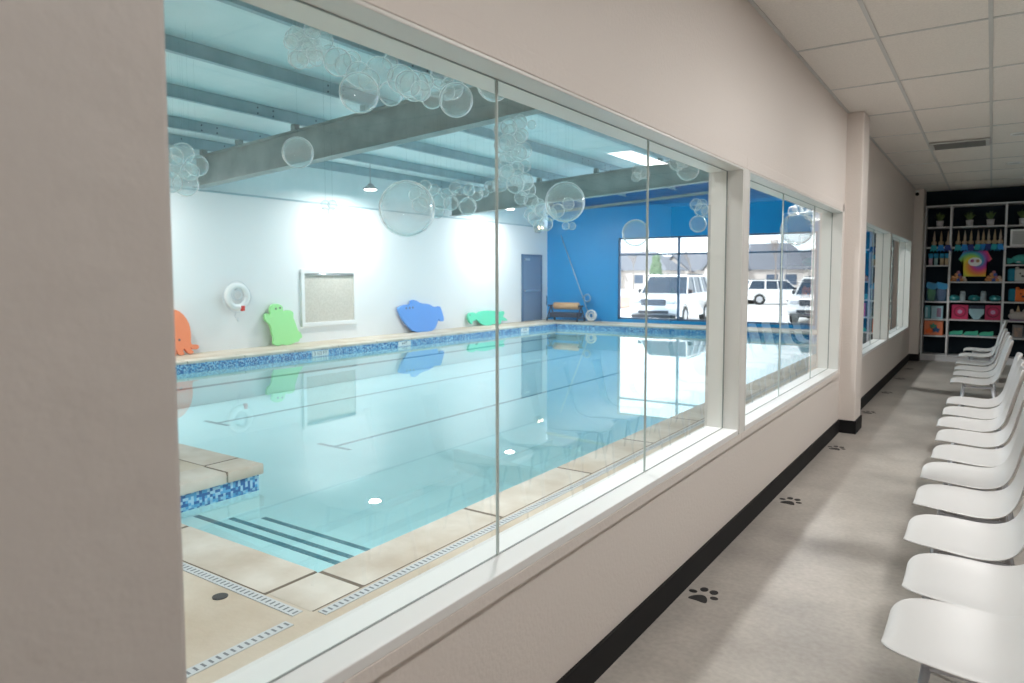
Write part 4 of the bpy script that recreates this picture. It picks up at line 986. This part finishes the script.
bare_tree(-42.5, 93, 5.5, 'bare tree beside the grey house at the big window edge', 9)
t = thing('evergreen_tree', 'small green tree beside the bare trees beyond the lot', 'tree', (-38.2, 91, ZG))
bm = BM(); tube(bm, (-38.2, 91, ZG), (-38.2, 91, 1.2), .12); link('trunk', bm, M_BARK, t)
bm = BM(); rnd = random.Random(2)
for k in range(40):
    hh = rnd.uniform(.8, 4.6); rr = (5-hh)*.28; a = rnd.uniform(0, 2*pi); sphere(bm, (-38.2+rr*.6*cos(a), 91+rr*.6*sin(a), ZG+hh), .55, 8, 6)
link('foliage', bm, M_FOL, t)

# ---------------- light
wd = bpy.data.worlds.new('sky'); SC.world = wd; wd.use_nodes = True
nt = wd.node_tree; bg = nt.nodes['Background']; bg.inputs['Color'].default_value = (.86, .93, 1, 1); bg.inputs['Strength'].default_value = 3.2
sun = bpy.data.lights.new('sun', 'SUN'); sun.energy = 5.0; sun.angle = .01; so = bpy.data.objects.new('sun', sun); COL.objects.link(so); so.rotation_euler = (radians(48), 0, radians(-22))
def portal(loc, rot, sx, sy):
    o = area('daylight_portal', loc, rot, sx, sy, 1); o.data.cycles.is_portal = True
portal(((WX[0]+WX[3])/2, YB+.13, (WZ0+WZ1)/2), (radians(-90), 0, 0), WX[3]-WX[0], WZ1-WZ0)
# unseen ceiling fill panels added to brighten the corridor; last one reflects in the glass
for i, (lx, ly, pw) in enumerate(((.46, -2.4, 26), (.46, .8, 20), (.46, 3.7, 34), (.46, 6.6, 46), (1.30, 8.4, 9))):
    lab = ('added as unseen fill behind the camera', 'added as unseen fill over the first chairs', 'added as unseen fill over the middle of the chair row', 'added as unseen fill over the far end of the long chair row', 'set further from the windows')[i]
    t = thing('troffer_and_fill_panel', 'flat rectangular ceiling light panel ' + lab, 'ceiling lamp', (lx, ly, ZC), group='corridor light panels')
    bm = BM(); box(bm, lx-.18, lx+.18, ly-.62, ly+.62, ZC-.02, ZC-.007, .002); link('panel_frame', bm, M_WHITE, t)
    area('troffer_and_fill_light', (lx, ly, ZC-.024), (0, 0, 0), .32, 1.18, pw, (1, .985, .965), parent=t)

# ---------------- camera
cam = bpy.data.cameras.new('camera'); co = bpy.data.objects.new('camera', cam); COL.objects.link(co)
cam.sensor_width = 36; cam.lens = F_/1024*36; cam.shift_x = 0; cam.shift_y = PYS/1024
R3 = Matrix((RV, UV_, -FV)).transposed()
co.matrix_world = Matrix.Translation(CAMP) @ R3.to_4x4()
cam.clip_start = .05; cam.clip_end = 400
cam.dof.use_dof = True; cam.dof.focus_distance = 3.4; cam.dof.aperture_fstop = 3.5
SC.camera = co
SC.view_settings.view_transform = 'Standard'; SC.view_settings.look = 'None'; SC.view_settings.gamma = 1; SC.view_settings.exposure = .08
SC.view_settings.use_curve_mapping = False
SC.cycles.max_bounces = 10; SC.cycles.diffuse_bounces = 5; SC.cycles.transparent_max_bounces = 64; SC.cycles.sample_clamp_indirect = 6
SC.cycles.use_denoising = True
